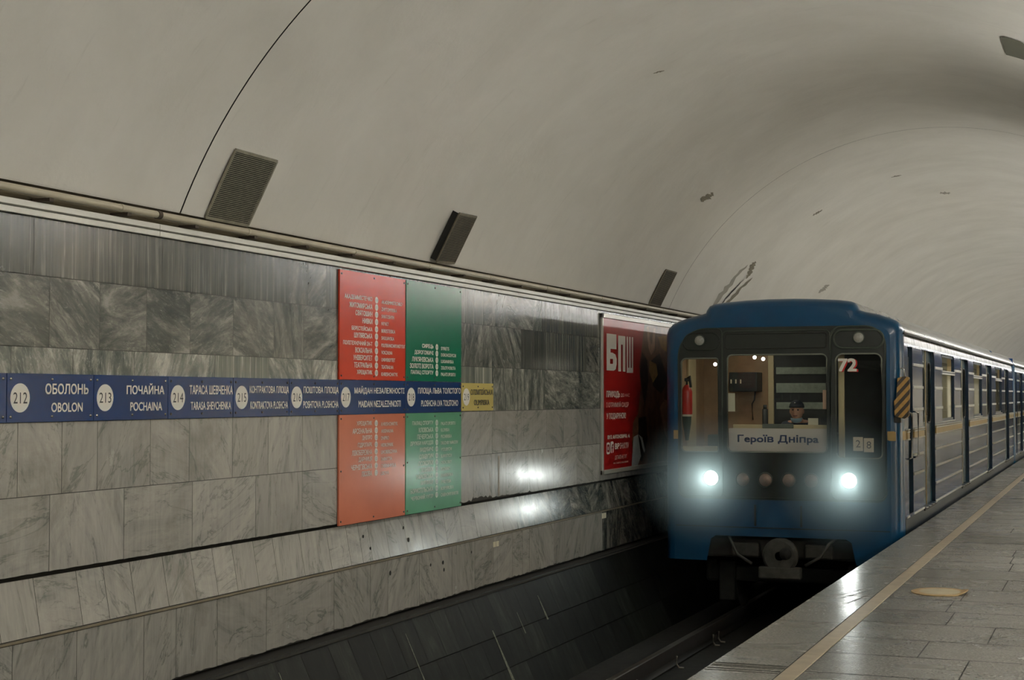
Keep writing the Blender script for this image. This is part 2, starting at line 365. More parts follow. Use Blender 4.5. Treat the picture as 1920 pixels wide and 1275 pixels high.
# text as mesh
_tc = {}
def text_bm(s, bold=0.0):
    """glyph outlines filled contour by contour (overlapping strokes are kept as separate faces)"""
    cu = bpy.data.curves.new('t', 'FONT'); cu.body = s; cu.size = 1.0; cu.resolution_u = 3; cu.fill_mode = 'NONE'
    o = bpy.data.objects.new('t', cu); COL.objects.link(o)
    dg = bpy.context.evaluated_depsgraph_get(); me = bpy.data.meshes.new_from_object(o.evaluated_get(dg))
    bpy.data.objects.remove(o); bpy.data.curves.remove(cu)
    nxt = {}
    for e in me.edges: nxt.setdefault(e.vertices[0], []).append(e.vertices[1]); nxt.setdefault(e.vertices[1], []).append(e.vertices[0])
    seen, loops = set(), []
    for i in range(len(me.vertices)):
        if i in seen or i not in nxt: continue
        lp, p, c = [i], None, i; seen.add(i)
        while True:
            q = [k for k in nxt[c] if k != p and k not in seen]
            if not q: break
            p, c = c, (min(q) if p is None else q[0]); lp.append(c); seen.add(c)
        if len(lp) > 2: loops.append([me.vertices[k].co.copy() for k in lp])
    bpy.data.meshes.remove(me)
    def area(l): return sum(l[k - 1].x * l[k].y - l[k].x * l[k - 1].y for k in range(len(l))) / 2
    def inside(pt, l):
        r = False
        for k in range(len(l)):
            p, q = l[k - 1], l[k]
            if (p.y > pt.y) != (q.y > pt.y) and pt.x < (q.x - p.x) * (pt.y - p.y) / (q.y - p.y) + p.x: r = not r
        return r
    # a contour wound against the one around it is a hole
    A = [area(l) for l in loops]; own = {}; par = {}
    for h in range(len(A)):
        c = [k for k in range(len(A)) if A[k] * A[h] < 0 and abs(A[k]) > abs(A[h]) and all(inside(q, loops[k]) for q in loops[h])]
        par[h] = min(c, key=lambda k: abs(A[k])) if c else None
    outs = [k for k in par if par[k] is None]; own = {k: [h for h in par if par[h] == k] for k in outs}
    bm = B()
    for n, k in enumerate(outs):
        polys = [loops[k]] + [loops[h] for h in own[k]]; flat = [p for l in polys for p in l]; vs = [bm.verts.new((p.x, p.y, 0.0001 * (n % 3))) for p in flat]
        for t in mathutils.geometry.tessellate_polygon(polys):
            try: bm.faces.new([vs[i] for i in t])
            except ValueError: pass
    return bm
def put_text(bm, s, fn, u0, u1, v0, v1, bold=0.015, mi=0):
    """fit the text s into the box u0..u1, v0..v1 and map it with fn(u, v)"""
    t = text_bm(s, 0.0)
    if not t.verts: t.free(); return
    xs = [v.co.x for v in t.verts]; ys = [v.co.y for v in t.verts]; a, b, c, d = min(xs) - bold, max(xs) + bold, min(ys) - bold, max(ys) + bold
    # heavier strokes: the same glyphs laid over each other with small shifts
    o3, px, py = Vector(fn(0, 0)), Vector(fn(0.01, 0)), Vector(fn(0, 0.01)); nn = (px - o3).cross(py - o3).normalized()
    for kk, (dx, dy) in enumerate(((-1, -1), (1, -1), (-1, 1), (1, 1)) if bold > 0.004 else ((0, 0),)):
        mp = {v: bm.verts.new(nn * (0.0003 * kk + v.co.z) + Vector(fn(u0 + (v.co.x + dx * bold - a) / max(1e-6, b - a) * (u1 - u0), v0 + (v.co.y + dy * bold - c) / max(1e-6, d - c) * (v1 - v0)))) for v in t.verts}
        for f in t.faces:
            try: g = bm.faces.new([mp[v] for v in f.verts]); g.material_index = mi
            except ValueError: pass
    t.free()
WX = -5.46                                   # the marble wall plane
wallfn = lambda d: (lambda u, v: (WX + d, u, v))

# ------------------------------------------------------------------ vault (ceiling)
VC = (-2.13, 1.18); VR = 3.64
def vp(deg, y, dr=0.0):
    a = math.radians(deg); return (VC[0] + (VR + dr) * math.cos(a), y, VC[1] + (VR + dr) * math.sin(a))
A0, A1 = 23.8, 156.25
bm = B()
for (y0, y1) in ((-31, 8.174), (8.188, 19.500), (19.509, 120)):
    ny = max(2, int((y1 - y0) / 2.5)); na = 80
    g = [[bm.verts.new(vp(A0 + (A1 - A0) * i / na, y0 + (y1 - y0) * j / ny)) for i in range(na + 1)] for j in range(ny + 1)]
    for j in range(ny):
        for i in range(na):
            f = bm.faces.new((g[j][i], g[j][i + 1], g[j + 1][i + 1], g[j + 1][i])); f.smooth = True
for yc in (8.181, 19.5045):
    na = 80
    for i in range(na):
        a, b = A0 + (A1 - A0) * i / na, A0 + (A1 - A0) * (i + 1) / na
        quad(bm, vp(a, yc - 0.05, 0.03), vp(b, yc - 0.05, 0.03), vp(b, yc + 0.05, 0.03), vp(a, yc + 0.05, 0.03), 1)
ceiling = struct(link('ceiling', bm, [vault_m, crack_m]))
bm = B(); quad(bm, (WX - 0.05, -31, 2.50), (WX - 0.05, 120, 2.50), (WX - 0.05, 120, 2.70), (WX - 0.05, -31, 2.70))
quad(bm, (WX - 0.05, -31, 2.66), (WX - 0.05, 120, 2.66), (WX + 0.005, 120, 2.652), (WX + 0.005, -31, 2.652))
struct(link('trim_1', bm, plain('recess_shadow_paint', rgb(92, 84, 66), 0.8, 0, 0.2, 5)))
# stains, damaged plaster and cracks on the vault, each an irregular patch
def patch(name, deg0, y0, deg1, y1, width, mat, dr=-0.004, n=14, jag=0.45):
    bm = B(); L, Rr = [], []
    for i in range(n + 1):
        t = i / n; w = width * math.sin(math.pi * min(1, max(0.04, t))) ** 0.6 * (1 - jag * R.random())
        d = deg0 + (deg1 - deg0) * t; y = y0 + (y1 - y0) * t + (R.random() - 0.5) * width * 0.4
        L.append(bm.verts.new(vp(d, y - w / 2, dr))); Rr.append(bm.verts.new(vp(d, y + w / 2, dr)))
    for i in range(n): bm.faces.new((L[i], Rr[i], Rr[i + 1], L[i + 1]))
    return link(name, bm, mat, ceiling)
patch('plaster_stain', 155.5, 21.55, 142.0, 22.1, 0.30, stain_l, -0.003)
patch('plaster_stain', 156, 22.0, 144.6, 22.85, 0.26, stain_m)
patch('plaster_stain', 145.4, 22.55, 140.6, 22.35, 0.34, stain_m)
patch('plaster_crack', 154, 21.9, 145.5, 22.45, 0.10, crack_m, -0.006)
patch('plaster_stain', 133.2, 17.95, 130.5, 18.05, 0.30, stain_m)
patch('plaster_stain', 124.4, 22.85, 121.8, 22.9, 0.16, stain_m)
patch('plaster_stain', 104.5, 22.9, 102.2, 22.95, 0.12, stain_m)
patch('plaster_stain', 98.0, 25.6, 95.5, 25.8, 0.35, stain_l)
patch('plaster_stain', 118, 13.2, 116.6, 13.3, 0.05, stain_m)
patch('plaster_stain', 143, 28.0, 139.5, 28.3, 0.5, stain_l)

# ------------------------------------------------------------------ marble wall on the track side
def tiles(bm, fn, rows_y, z0, z1, kinds, gap=0.0022, jitter=None, lay=None):
    """one row of slabs between the joints in rows_y; kinds[i] = (kind, lightness)"""
    for i in range(len(rows_y) - 1):
        a, b = rows_y[i] + gap, rows_y[i + 1] - gap; kd, li = kinds[i]
        if jitter:
            n = max(3, int((b - a) / 0.045)); bot = [bm.verts.new(fn(a + (b - a) * j / n, z0 + gap + jitter(a + (b - a) * j / n))) for j in range(n + 1)]
            f = bm.faces.new(bot + [bm.verts.new(fn(b, z1 - gap)), bm.verts.new(fn(a, z1 - gap))])
        else:
            f = bm.faces.new([bm.verts.new(fn(*q)) for q in ((a, z0 + gap), (b, z0 + gap), (b, z1 - gap), (a, z1 - gap))])
        f[lay] = (R.random(), kd, min(1, li * (0.9 + 0.2 * R.random())), 1)
def extend(l, lo, hi, step):
    l = list(l)
    while l[0] > lo: l.insert(0, l[0] - step * (0.8 + 0.4 * R.random()))
    while l[-1] < hi: l.append(l[-1] + step * (0.8 + 0.4 * R.random()))
    return l
def kinds_for(l, fn): return [fn((a + b) / 2, i) for i, (a, b) in enumerate(zip(l, l[1:]))]
bm = B(); lay = bm.faces.layers.float_color.new('tile')
YA, YB = -30.0, 118.0
SW, ST, PL = 0.0, 0.5, 1.0
def row(l, z0, z1, kf, step, fn=None, jitter=None):
    l = extend(l, YA, YB, step); tiles(bm, fn or (lambda u, v: (WX, u, v)), l, z0, z1, kinds_for(l, kf), jitter=jitter, lay=lay)
row([7.3, 7.99, 8.88, 9.54, 9.82, 10.1, 10.27, 11.4, 12.61, 12.78, 13.16, 13.35, 13.75, 14.44, 14.70, 14.97, 15.28, 15.66, 15.89, 16.13, 16.37, 16.6], 2.155, 2.472,
    lambda y, i: (SW, 0.42) if 9.54 < y < 10.1 else (ST, 0.62) if 12.6 < y < 13.1 else (SW, 0.50) if 13.1 < y < 14.7 else (ST, 0.27) if y > 14.7 else (ST, 0.36), 0.6)
row([6.92, 7.37, 7.83, 8.3, 8.81, 9.34, 9.76, 10.27, 11.4, 12.62, 13.35, 14.11, 14.79, 16.11, 16.58], 1.765, 2.155,
    lambda y, i: (ST, 0.22) if 14.11 < y < 14.79 else (ST, 0.38) if 14.79 < y < 16.1 else (SW, 0.33) if y > 16.1 else (SW, 0.45), 0.5)
row([6.61, 7.13, 7.71, 8.59, 9.27, 9.88, 10.28, 11.4, 12.62, 13.35, 13.58, 14.32, 14.79, 15.11, 16.57], 1.357, 1.765,
    lambda y, i: (ST, 0.95) if 8.59 < y < 9.27 or 12.62 < y < 13.35 else (SW, 0.82) if y < 12 else (SW, 0.62) if y < 16.6 else (SW, 0.4), 0.6)
row([6.67, 7.04, 7.36, 7.88, 8.3, 8.81, 9.27, 9.75, 10.28, 11.4, 12.62, 13.36, 14.01, 14.84, 15.36, 15.79, 16.57], 0.957, 1.357,
    lambda y, i: (PL, 0.44) if y < 13.4 else (PL, 0.36), 0.55)
def chip(y):
    if 12.6 < y < 14.4: return 0.004 + 0.022 * abs(math.sin(y * 31)) * R.random() + (0.035 * R.random() if 12.9 < y < 13.35 else 0)
    return 0.004 * R.random()
row([6.94, 7.62, 8.34, 9.11, 9.75, 10.28, 11.4, 12.61, 12.91, 13.35, 13.71, 14.29, 15.05, 15.79, 16.57], 0.535, 0.957,
    lambda y, i: (PL, 0.45) if y < 16.5 else (PL, 0.3), 0.7, jitter=chip)
def slopefn(u, v):                            # the leaning band: z .19 .. .56
    t = (0.56 - v) / 0.37; return (-5.530 + 0.068 * t, u, v)
row([6.88, 7.25, 7.5, 7.76, 8.1, 8.41, 8.66, 8.9, 9.17, 9.43, 9.81, 10.22, 10.53, 10.73, 10.89, 11.2, 11.54, 11.84, 12.14, 12.35, 12.69, 13.03, 13.36, 13.68, 14.04, 14.63, 15.02, 15.29], 0.200, 0.507,
    lambda y, i: (PL, 0.46) if y < 14.2 else (SW, 0.75) if y < 14.9 else (SW, 0.45), 0.32, fn=slopefn)
def chip2(y): return 0.008 * abs(math.sin(y * 5.1)) + 0.010 * R.random()
row([7.19, 7.83, 8.17, 8.64, 9.26, 10.24, 10.84, 11.15, 11.75, 12.43, 12.94, 13.39, 13.88, 14.15, 14.34, 15.06, 16.67], -0.262, 0.180,
    lambda y, i: (PL, 0.44) if y < 15 else (PL, 0.36) if y < 16.6 else (SW, 0.36), 0.6, jitter=chip2)
wall = struct(link('wall_left', bm, marble))
# solid core behind the slabs: its dark colour shows as joints and as painted shade at undercut and overhang
bm = B(); prof = [(-5.80, 2.50), (WX - 0.006, 2.50), (WX - 0.006, 0.536), (-5.545, 0.536), (-5.545, 0.575), (-5.540, 0.575), (-5.470, 0.200), (WX - 0.006, 0.180), (WX - 0.006, -0.258), (-5.62, -0.258), (-5.62, -0.30), (-5.80, -0.30)]
va = [bm.verts.new((x, YA, z)) for x, z in prof]; vb = [bm.verts.new((x, YB, z)) for x, z in prof]
for i in range(len(prof)): bm.faces.new((va[i], va[(i + 1) % len(prof)], vb[(i + 1) % len(prof)], vb[i]))
bm.faces.new(va); bm.faces.new(vb)
core = link('core', bm, joint_shade_m, wall)
# bolt holes in the lower slabs
for (y, z, s) in ((10.79, 0.40, 1), (10.88, 0.30, 1), (11.52, 0.41, 1), (11.58, 0.305, 1.5), (11.19, 0.075, 1.4), (11.97, 0.06, 1), (12.23, 0.055, 1.3), (12.25, -0.01, 1.2), (12.86, 0.085, 0.9)):
    bm = B(); x = WX if z < 0.18 else slopefn(0, z)[0]
    lathe(bm, (x + 0.002, y, z), (1, 0, 0), [(0.0, 0.014 * s), (0.0015, 0.011 * s), (0.0015, 0)], 14); link('bolt_hole', bm, void_m, wall)
for (y, z0, z1, w) in ((13.52, 0.552, 0.93, 0.06), (13.30, 0.56, 0.80, 0.018)):
    bm = B(); n = 10; L = []; Q = []
    for i in range(n + 1):
        t_ = i / n; ww = w * (0.55 + 0.3 * R.random()); L.append(bm.verts.new((WX + 0.0012, y - ww / 2 + 0.01 * R.random(), z0 + (z1 - z0) * t_))); Q.append(bm.verts.new((WX + 0.0012, y + ww / 2, z0 + (z1 - z0) * t_)))
    for i in range(n): bm.faces.new((L[i], Q[i], Q[i + 1], L[i + 1]))
    link('damp_stain', bm, plain('damp_brown', rgb(122, 104, 78), 0.4, 0, 0.25, 20), wall)
# metal strip between leaning band and lower slabs
bm = B(); box(bm, WX - 0.03, WX + 0.012, YA, YB, 0.183, 0.197, 0, 0.002)
struct(link('trim_2', bm, plain('strip_metal', rgb(118, 110, 92), 0.5, 0, 0.3, 5)))
# two aluminium strips along the wall head
for n, (z0, z1) in (('trim_3', (2.515, 2.549)), ('trim_4', (2.472, 2.505))):
    bm = B()
    for a, b in ((YA, 1.9), (1.905, 7.918), (7.922, 15.30), (15.305, 22.3), (22.305, YB)): box(bm, WX - 0.03, WX + 0.030, a, b, z0, z1, 0, 0.003)
    struct(link(n, bm, alu))
# sooty battered base below the overhang
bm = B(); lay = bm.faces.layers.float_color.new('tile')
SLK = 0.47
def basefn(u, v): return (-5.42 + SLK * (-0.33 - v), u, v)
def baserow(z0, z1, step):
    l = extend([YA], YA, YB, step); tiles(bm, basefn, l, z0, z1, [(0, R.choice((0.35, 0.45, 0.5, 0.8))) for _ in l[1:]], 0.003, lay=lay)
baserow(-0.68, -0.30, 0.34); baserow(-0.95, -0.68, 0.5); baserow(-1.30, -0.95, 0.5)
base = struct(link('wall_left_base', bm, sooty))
bm = B(); quad(bm, (-5.63, YA, -0.30), (-5.63, YB, -0.30), (-4.965, YB, -1.32), (-4.965, YA, -1.32)); quad(bm, (-5.63, YA, -0.255), (-5.63, YB, -0.255), (-5.40, YB, -0.32), (-5.40, YA, -0.32))
link('backing', bm, joint_shade_m, base)
# pale drips of lime running down the battered base
for (y, z0, z1, w) in ((12.93, -0.62, -1.12, 0.055), (14.28, -0.47, -0.70, 0.045), (13.62, -0.55, -0.74, 0.02), (9.3, -0.40, -0.55, 0.02), (11.3, -0.42, -0.8, 0.02)):
    bm = B(); n = 9; L = []; Q = []
    for i in range(n + 1):
        t = i / n; v = z0 + (z1 - z0) * t; ww = w * (0.35 + 0.65 * t) * (0.7 + 0.5 * R.random()); p = basefn(y, v)
        L.append(bm.verts.new((p[0] + 0.004, y - ww / 2, v))); Q.append(bm.verts.new((p[0] + 0.004, y + ww / 2, v)))
    for i in range(n): bm.faces.new((L[i], Q[i], Q[i + 1], L[i + 1]))
    link('lime_streak', bm, plain('lime_streak', rgb(120, 124, 108), 0.7, 0, 0.5, 60), base)

# ------------------------------------------------------------------ platform, track bed, right-hand wall, ends
bm = B(); lay = bm.faces.layers.float_color.new('tile')
ff = lambda u, v: (u, v, 0.0)
def floor_tile(x0, x1, y0, y1, li, gap=0.004, gy=0.008):
    f = bm.faces.new([bm.verts.new(p) for p in ((x0 + gap, y0 + gy, 0), (x1 - gap, y0 + gy, 0), (x1 - gap, y1 - gy, 0), (x0 + gap, y1 - gy, 0))]); f[lay] = (R.random(), 0, li, 1)
EX, SX0, SX1, WR = -2.14, -1.715, -1.605, 1.25
yj = extend([8.43, 9.10, 9.735, 10.441, 11.079, 11.70, 12.412, 13.142, 13.8, 14.459, 15.1, 15.70, 16.37], -30, 119, 0.66)
for y0, y1 in zip(yj, yj[1:]):
    x = SX1; first = True
    while x < WR:
        w = (0.45 + 0.6 * R.random()) if first else 0.78 + 0.2 * R.random(); first = False
        floor_tile(x, min(WR, x + w), y0, y1, 0.5 * (0.80 + 0.25 * R.random())); x += w
ye = extend([8.54, 10.29, 11.70, 13.20, 14.8, 16.4], -30, 119, 1.5)
for y0, y1 in zip(ye, ye[1:]): floor_tile(EX, SX0, y0, y1, 0.5 * (1.25 + 0.2 * R.random()), 0.004, 0.006)
floor = struct(link('floor', bm, granite))
bm = B(); box(bm, EX + 0.004, 6.0, -31, 119, -0.30, -0.003); box(bm, EX + 0.12, 6.0, -31, 119, -1.32, -0.30)
link('platform_slab', bm, plain('slab_dark', (0.012, 0.012, 0.010, 1), 0.8, 0, 0.3, 4), floor)
bm = B(); yy = -30.0
while yy < 119:
    e = min(119, yy + 1.3 + 0.3 * R.random()); box(bm, SX0 + 0.006, SX1 - 0.004, yy + 0.002, e - 0.002, -0.01, 0.004, 0, 0.0015); yy = e
link('edge_stripe', bm, stripe_m, floor)
for y in (8.30, 8.36, 8.43, 8.47, 8.52):                       # worn grooves across the edge slab
    bm = B(); h = 0.010 if y in (8.36, 8.47) else 0.005; box(bm, EX + 0.01, SX0 - 0.01, y - h, y + h, 0.0, 0.0012); link('groove', bm, plain('groove', rgb(46, 48, 42), 0.7), floor)
for (xa, ya, xb, yb) in ((-1.93, 11.55, -1.74, 12.35), (-1.97, 11.72, -1.80, 12.40), (-1.84, 11.30, -1.74, 11.95)):
    bm = B(); w = 0.006; quad(bm, (xa, ya, 0.0015), (xa + 0.01, ya, 0.0015), (xb + w, yb, 0.0015), (xb, yb, 0.0015)); link('scratch', bm, plain('groove', rgb(46, 48, 42), 0.7), floor)
bm = B(); quad(bm, (-5.05, -31, -1.25), (EX + 0.2, -31, -1.25), (EX + 0.2, 119, -1.25), (-5.05, 119, -1.25)); struct(link('floor_track_bed', bm, bed_m))
PAS = [(-26.4 + 5.6 * k, -26.4 + 5.6 * k + 2.8) for k in range(25)]       # passages between the pylons
bm = B(); lay = bm.faces.layers.float_color.new('tile'); bc = B(); y = -30.5
for p0, p1 in PAS + [(119.0, 119.0)]:
    n = max(2, int((p0 - y) / 0.75)); l = [y + (p0 - y) * i / n for i in range(n + 1)]
    for z0, z1 in ((0, 0.16), (0.16, 0.98), (0.98, 1.8), (1.8, 2.45)):
        tiles(bm, lambda u, v: (WR, u, v), l, z0, z1, [(SW, 0.42) for _ in l[1:]], lay=lay)
    box(bc, WR + 0.006, WR + 0.9, y, p0, 0.0, 2.45); y = p1
l = extend([-30.5], -30.5, 119, 1.4); tiles(bm, lambda u, v: (WR, u, v), l, 2.45, 2.68, [(PL, 0.5) for _ in l[1:]], lay=lay)
wr = struct(link('wall_right', bm, marble)); box(bc, WR + 0.006, WR + 0.9, -30.5, 119, 2.45, 2.75); link('core', bc, plain('pylon_marble', rgb(190, 184, 168), 0.3, 0, 0.1, 3), wr)
bm = B(); quad(bm, (WR + 0.3, -30.5, -0.001), (6.0, -30.5, -0.001), (6.0, 119, -0.001), (WR + 0.3, 119, -0.001)); struct(link('floor_hall', bm, plain('hall_floor', rgb(150, 146, 134), 0.25, 0, 0.1, 2)))
bm = B(); quad(bm, (6.0, -30.5, 0), (6.0, 119, 0), (6.0, 119, 3.4), (6.0, -30.5, 3.4)); struct(link('wall_hall', bm, plain('hall_wall', rgb(206, 200, 184), 0.5, 0, 0.05, 2)))
bm = B(); quad(bm, (WR + 0.5, -30.5, 3.4), (6.0, -30.5, 3.4), (6.0, 119, 3.4), (WR + 0.5, 119, 3.4)); quad(bm, (WR + 0.5, -30.5, 2.7), (WR + 0.5, 119, 2.7), (WR + 0.5, 119, 3.4), (WR + 0.5, -30.5, 3.4)); struct(link('ceiling_hall', bm, plain('hall_ceiling', rgb(214, 210, 198), 0.7)))
hl_ = root('added_hall_light', (3.8, 30, 3.38), 'added unseen rows of ceiling lamps in the central hall, brightening wall and train', 'light')  # unseen lamps added to brighten wall, floor and train side
bm = B()
for k in range(25): box(bm, 3.4, 4.2, -29 + 4.0 * k, -27.6 + 4.0 * k, 3.34, 3.39)
link('added_lamp_panel', bm, emit('added_hall_glow', (1, 0.965, 0.90), HALL_POWER), hl_)['kind'] = 'stuff'
for nm, y in (('wall_back', -30.5), ('wall_far', 119.5)):
    bm = B(); quad(bm, (-5.9, y, -1.4), (6.2, y, -1.4), (6.2, y, 5), (-5.9, y, 5)); struct(link(nm, bm, plain('end_wall', rgb(110, 106, 94), 0.7, 0, 0.1, 2)))
# lamps along the right-hand springing of the vault
lights = root('cornice_light', (0.3, 14, 3.6), 'long cornice trough of short fluorescent tubes along the platform side', 'light')
bm = B(); box(bm, 0.18, 0.50, -30, 119, 3.60, 3.63, 0, 0.004); link('trough', bm, alu, lights)
bm = B(); y = -29.0
while y < 117:
    if not (14.8 < y < 18.6): tube(bm, [(0.26, y, 3.70), (0.26, y + 0.85, 3.70)], 0.016, 8)
    y += 1.05
link('tube', bm, tube_m, lights)['kind'] = 'stuff'
for gy in (15.2, 27.9):
    fx = root('bulb_rail', (1.22, gy, 2.60), 'short rail of four bare bulbs on the cornice face, %s' % ('nearer one' if gy < 20 else 'farther one'), 'light')
    bm = B(); box(bm, 0.69, 0.87, gy - 0.4, gy + 0.4, 3.27, 3.31, 0, 0.003); link('rail', bm, alu, fx)
    for k in range(4):
        bm = B(); bmesh.ops.create_icosphere(bm, subdivisions=2, radius=0.035, matrix=Matrix.Translation((0.66, gy - 0.3 + 0.2 * k, 3.29))); link('bulb', bm, emit('warm_bulb', (1, 0.80, 0.58), 80.0), fx, True)

# ------------------------------------------------------------------ rails
def rail(x, label):
    t = root('track_rail', (x, 13, -1.25), label, 'rail', 'running rails')
    bm = B(); pr = [(-0.075, -1.245), (0.075, -1.245), (0.075, -1.23), (0.012, -1.205), (0.010, -1.09), (0.036, -1.08), (0.036, -1.056), (0.028, -1.05), (-0.028, -1.05), (-0.036, -1.056), (-0.036, -1.08), (-0.010, -1.09), (-0.012, -1.205), (-0.075, -1.23)]
    a = [bm.verts.new((x + u, -30, v)) for u, v in pr]; b = [bm.verts.new((x + u, 118, v)) for u, v in pr]
    for i in range(len(pr)):
        j = (i + 1) % len(pr); f = bm.faces.new((a[i], a[j], b[j], b[i])); f.material_index = 0 if 6 <= i <= 8 else 1
    bm.faces.new(a); bm.faces.new(b); link('running_rail', bm, [rail_m, rail_side], t)
    return t
rl = rail(-4.28, 'dark steel running rail nearer the marble wall, its polished head catching light')
rr = rail(-2.76, 'steel running rail hidden under the platform edge side of the track')
for y in (12.2, 13.60, 13.72, 15.1, 16.60, 16.85):
    bm = B(); tube(bm, [(-4.16, y, -1.12), (-4.165, y, -1.20), (-4.14, y, -1.235), (-4.09, y + 0.01, -1.238)], 0.010, 8); link('rail_clip', bm, clip_m, rl)

# ------------------------------------------------------------------ pipe along the wall head
pip = root('pipe', (-5.385, 10, 2.592), 'long cream painted pipe running on brackets along the head of the marble wall', 'pipe')
PXX, PZZ = -5.385, 2.594
bm = B(); tube(bm, [(PXX, YA + 4 * i, PZZ) for i in range(36)], 0.021, 14); link('pipe_run', bm, pipe_m, pip)
for y in (7.46, 8.86, 10.4, 11.75, 13.1, 14.62, 15.0, 16.4, 18.9, 20.8, 21.4):
    bm = B(); tube(bm, [(PXX, y - 0.012, PZZ), (PXX, y + 0.012, PZZ)], 0.0235, 14); link('collar', bm, pipe_m, pip)
bm = B(); tube(bm, [(PXX, 7.815, PZZ), (PXX, 7.85, PZZ)], 0.027, 14); link('coupling', bm, rust, pip, True, 40)
y = 5.4
while y < 24:
    bm = B(); box(bm, WX - 0.04, PXX + 0.012, y - 0.02, y + 0.02, 2.552, 2.574, 0, 0.003); link('bracket', bm, rust, pip); y += 0.71

# ------------------------------------------------------------------ vent grilles in the vault
def grille(y0, y1, label, mat, lift=0.0, rows=38):
    d0, d1 = 148.6, (155.7 if lift else 156.1); dm = (d0 + d1) / 2; yc = (y0 + y1) / 2; c = Vector(vp(dm, yc, -0.012)); a = math.radians(dm)
    nrm = Vector((-math.cos(a), 0, -math.sin(a))); tv = Vector((math.sin(a), 0, -math.cos(a)))       # tv points up the vault
    if tv.z < 0: tv = -tv
    uy = Vector((0, 1, 0)); half = (y1 - y0) / 2; hv = VR * math.radians(d1 - d0) / 2
    t = root('vent_grille', c, label, 'vent', 'vault vent grilles')
    def P(u, v, n):
        n2 = n + lift * (half - u) / (2 * half); return c + uy * u + tv * v + nrm * n2
    def bar(bm, u0, u1, v0, v1, n0, n1):
        vs = [bm.verts.new(P(u, v, n)) for u in (u0, u1) for v in (v0, v1) for n in (n0, n1)]
        for f in ((0, 1, 3, 2), (4, 6, 7, 5), (0, 4, 5, 1), (2, 3, 7, 6), (0, 2, 6, 4), (1, 5, 7, 3)): bm.faces.new([vs[i] for i in f])
    bm = B(); bar(bm, -half, half, -hv, hv, -0.01, 0.0)
    if lift:
        vs = [bm.verts.new(p) for p in (P(-half, -hv, 0), P(-half, hv, 0), c - uy * half + tv * hv - nrm * 0.005, c - uy * half - tv * hv - nrm * 0.005)]; bm.faces.new(vs)
    link('back_plate', bm, void_m, t)
    bm = B()
    for e in (-1, 1): bar(bm, e * half - 0.008, e * half + 0.008, -hv, hv, 0.0, 0.012)
    for e in (-1, 1): bar(bm, -half, half, e * hv - 0.010, e * hv + 0.010, 0.0, 0.012)
    link('frame', bm, mat, t)
    bm = B(); pitch = 2 * hv / rows
    for i in range(rows):
        v = -hv + (i + 0.5) * pitch; bar(bm, -half + 0.008, half - 0.008, v - pitch * 0.19, v + pitch * 0.19, 0.003, 0.010)
    link('slats', bm, mat, t)
grille(8.45, 8.97, 'pale slatted vent grille beside the dark vault seam, first along the wall', grille_m)
grille(11.93, 12.42, 'brown slatted vent grille standing off the vault with a black gap at its left edge', grille_old, 0.055)
grille(18.53, 19.03, 'small dark vent grille just left of the train roof, furthest along the wall', grille_old, 0.0, 30)
bm = B(); hv = 0.22
for i in range(1): 
    vs = [bm.verts.new(vp(70.2 - 3.4 * k / 6, 13.75 + (0.06 if k in (0, 6) else 0), -0.006)) for k in range(7)] + [bm.verts.new(vp(66.8 + 3.4 * k / 6, 14.55, -0.006)) for k in range(7)]
    bm.faces.new(vs)
link('vent_opening', bm, plain('hole_grey', rgb(84, 84, 70), 0.9), ceiling)

# ------------------------------------------------------------------ signs
def disc_at(name, y, z, r, d, mat, parent, seg=30, x=None):
    bm = B(); lathe(bm, ((WX if x is None else x) + d, y, z), (1, 0, 0), [(-0.001, r), (0.0006, r), (0.0006, 0)], seg)
    for f in bm.faces: f.smooth = False
    return link(name, bm, mat, parent)
def screws(parent, y0, y1, z0, z1, zs=(), pale=False):
    m = 0.03
    for (y, z) in [(y0 + m, z0 + m), (y1 - m, z0 + m), (y0 + m, z1 - m), (y1 - m, z1 - m), ((y0 + y1) / 2, z0 + m), ((y0 + y1) / 2, z1 - m)] + [(yy, z) for z in zs for yy in (y0 + m, y1 - m)]:
        bm = B(); lathe(bm, (WX + 0.016, y, z), (1, 0, 0), [(0, 0.008), (0.004, 0.007), (0.006, 0.003), (0.006, 0)], 10); link('screw', bm, chrome if pale else screw_m, parent)
def panel(parent, y0, y1, z0, z1, mat):
    bm = B(); box(bm, WX + 0.001, WX + 0.016, y0 + 0.0025, y1 - 0.0025, z0, z1, 0, 0.002); return link('panel', bm, mat, parent)
Z0, Z1 = 1.357, 1.620
def station(y0, y1, num, ua, la, uspan, lspan, label, mat=None, ink=None, disc=True, dz=0.0):
    t = root('station_sign', (WX, (y0 + y1) / 2, Z0), label, 'sign', 'station name signs'); mat = mat or blue_sign
    z0, z1 = Z0 + dz, Z1 - dz; panel(t, y0, y1, z0, z1, mat); w = y1 - y0; h = z1 - z0
    if num:
        cy = y0 + 0.105; cz = (z0 + z1) / 2
        disc_at('number_disc', cy, cz, 0.078, 0.017, white_ink, t)
        bm = B(); put_text(bm, num, wallfn(0.0188), cy - 0.056, cy + 0.056, cz - 0.030, cz + 0.030, 0.004); link('digits', bm, black_ink, t)
        bm = B(); f = wallfn(0.0176); bo = 0.02 if ink is None else 0.012
        put_text(bm, ua, f, y0 + uspan[0] * w, y0 + uspan[1] * w, z0 + 0.575 * h, z0 + 0.80 * h + (0.03 * h if 'Й' in ua else 0), bo); link('lettering', bm, ink or white_ink, t)
        bm = B(); put_text(bm, la, f, y0 + lspan[0] * w, y0 + lspan[1] * w, z0 + 0.20 * h, z0 + 0.40 * h, bo * 0.8); link('lettering', bm, ink or white_ink, t)
    screws(t, y0, y1, z0, z1, pale=(y1 < 8.1)); return t
station(5.80, 6.56, '', '', '', None, None, 'plain left end of the blue sign band cut off by the picture edge')
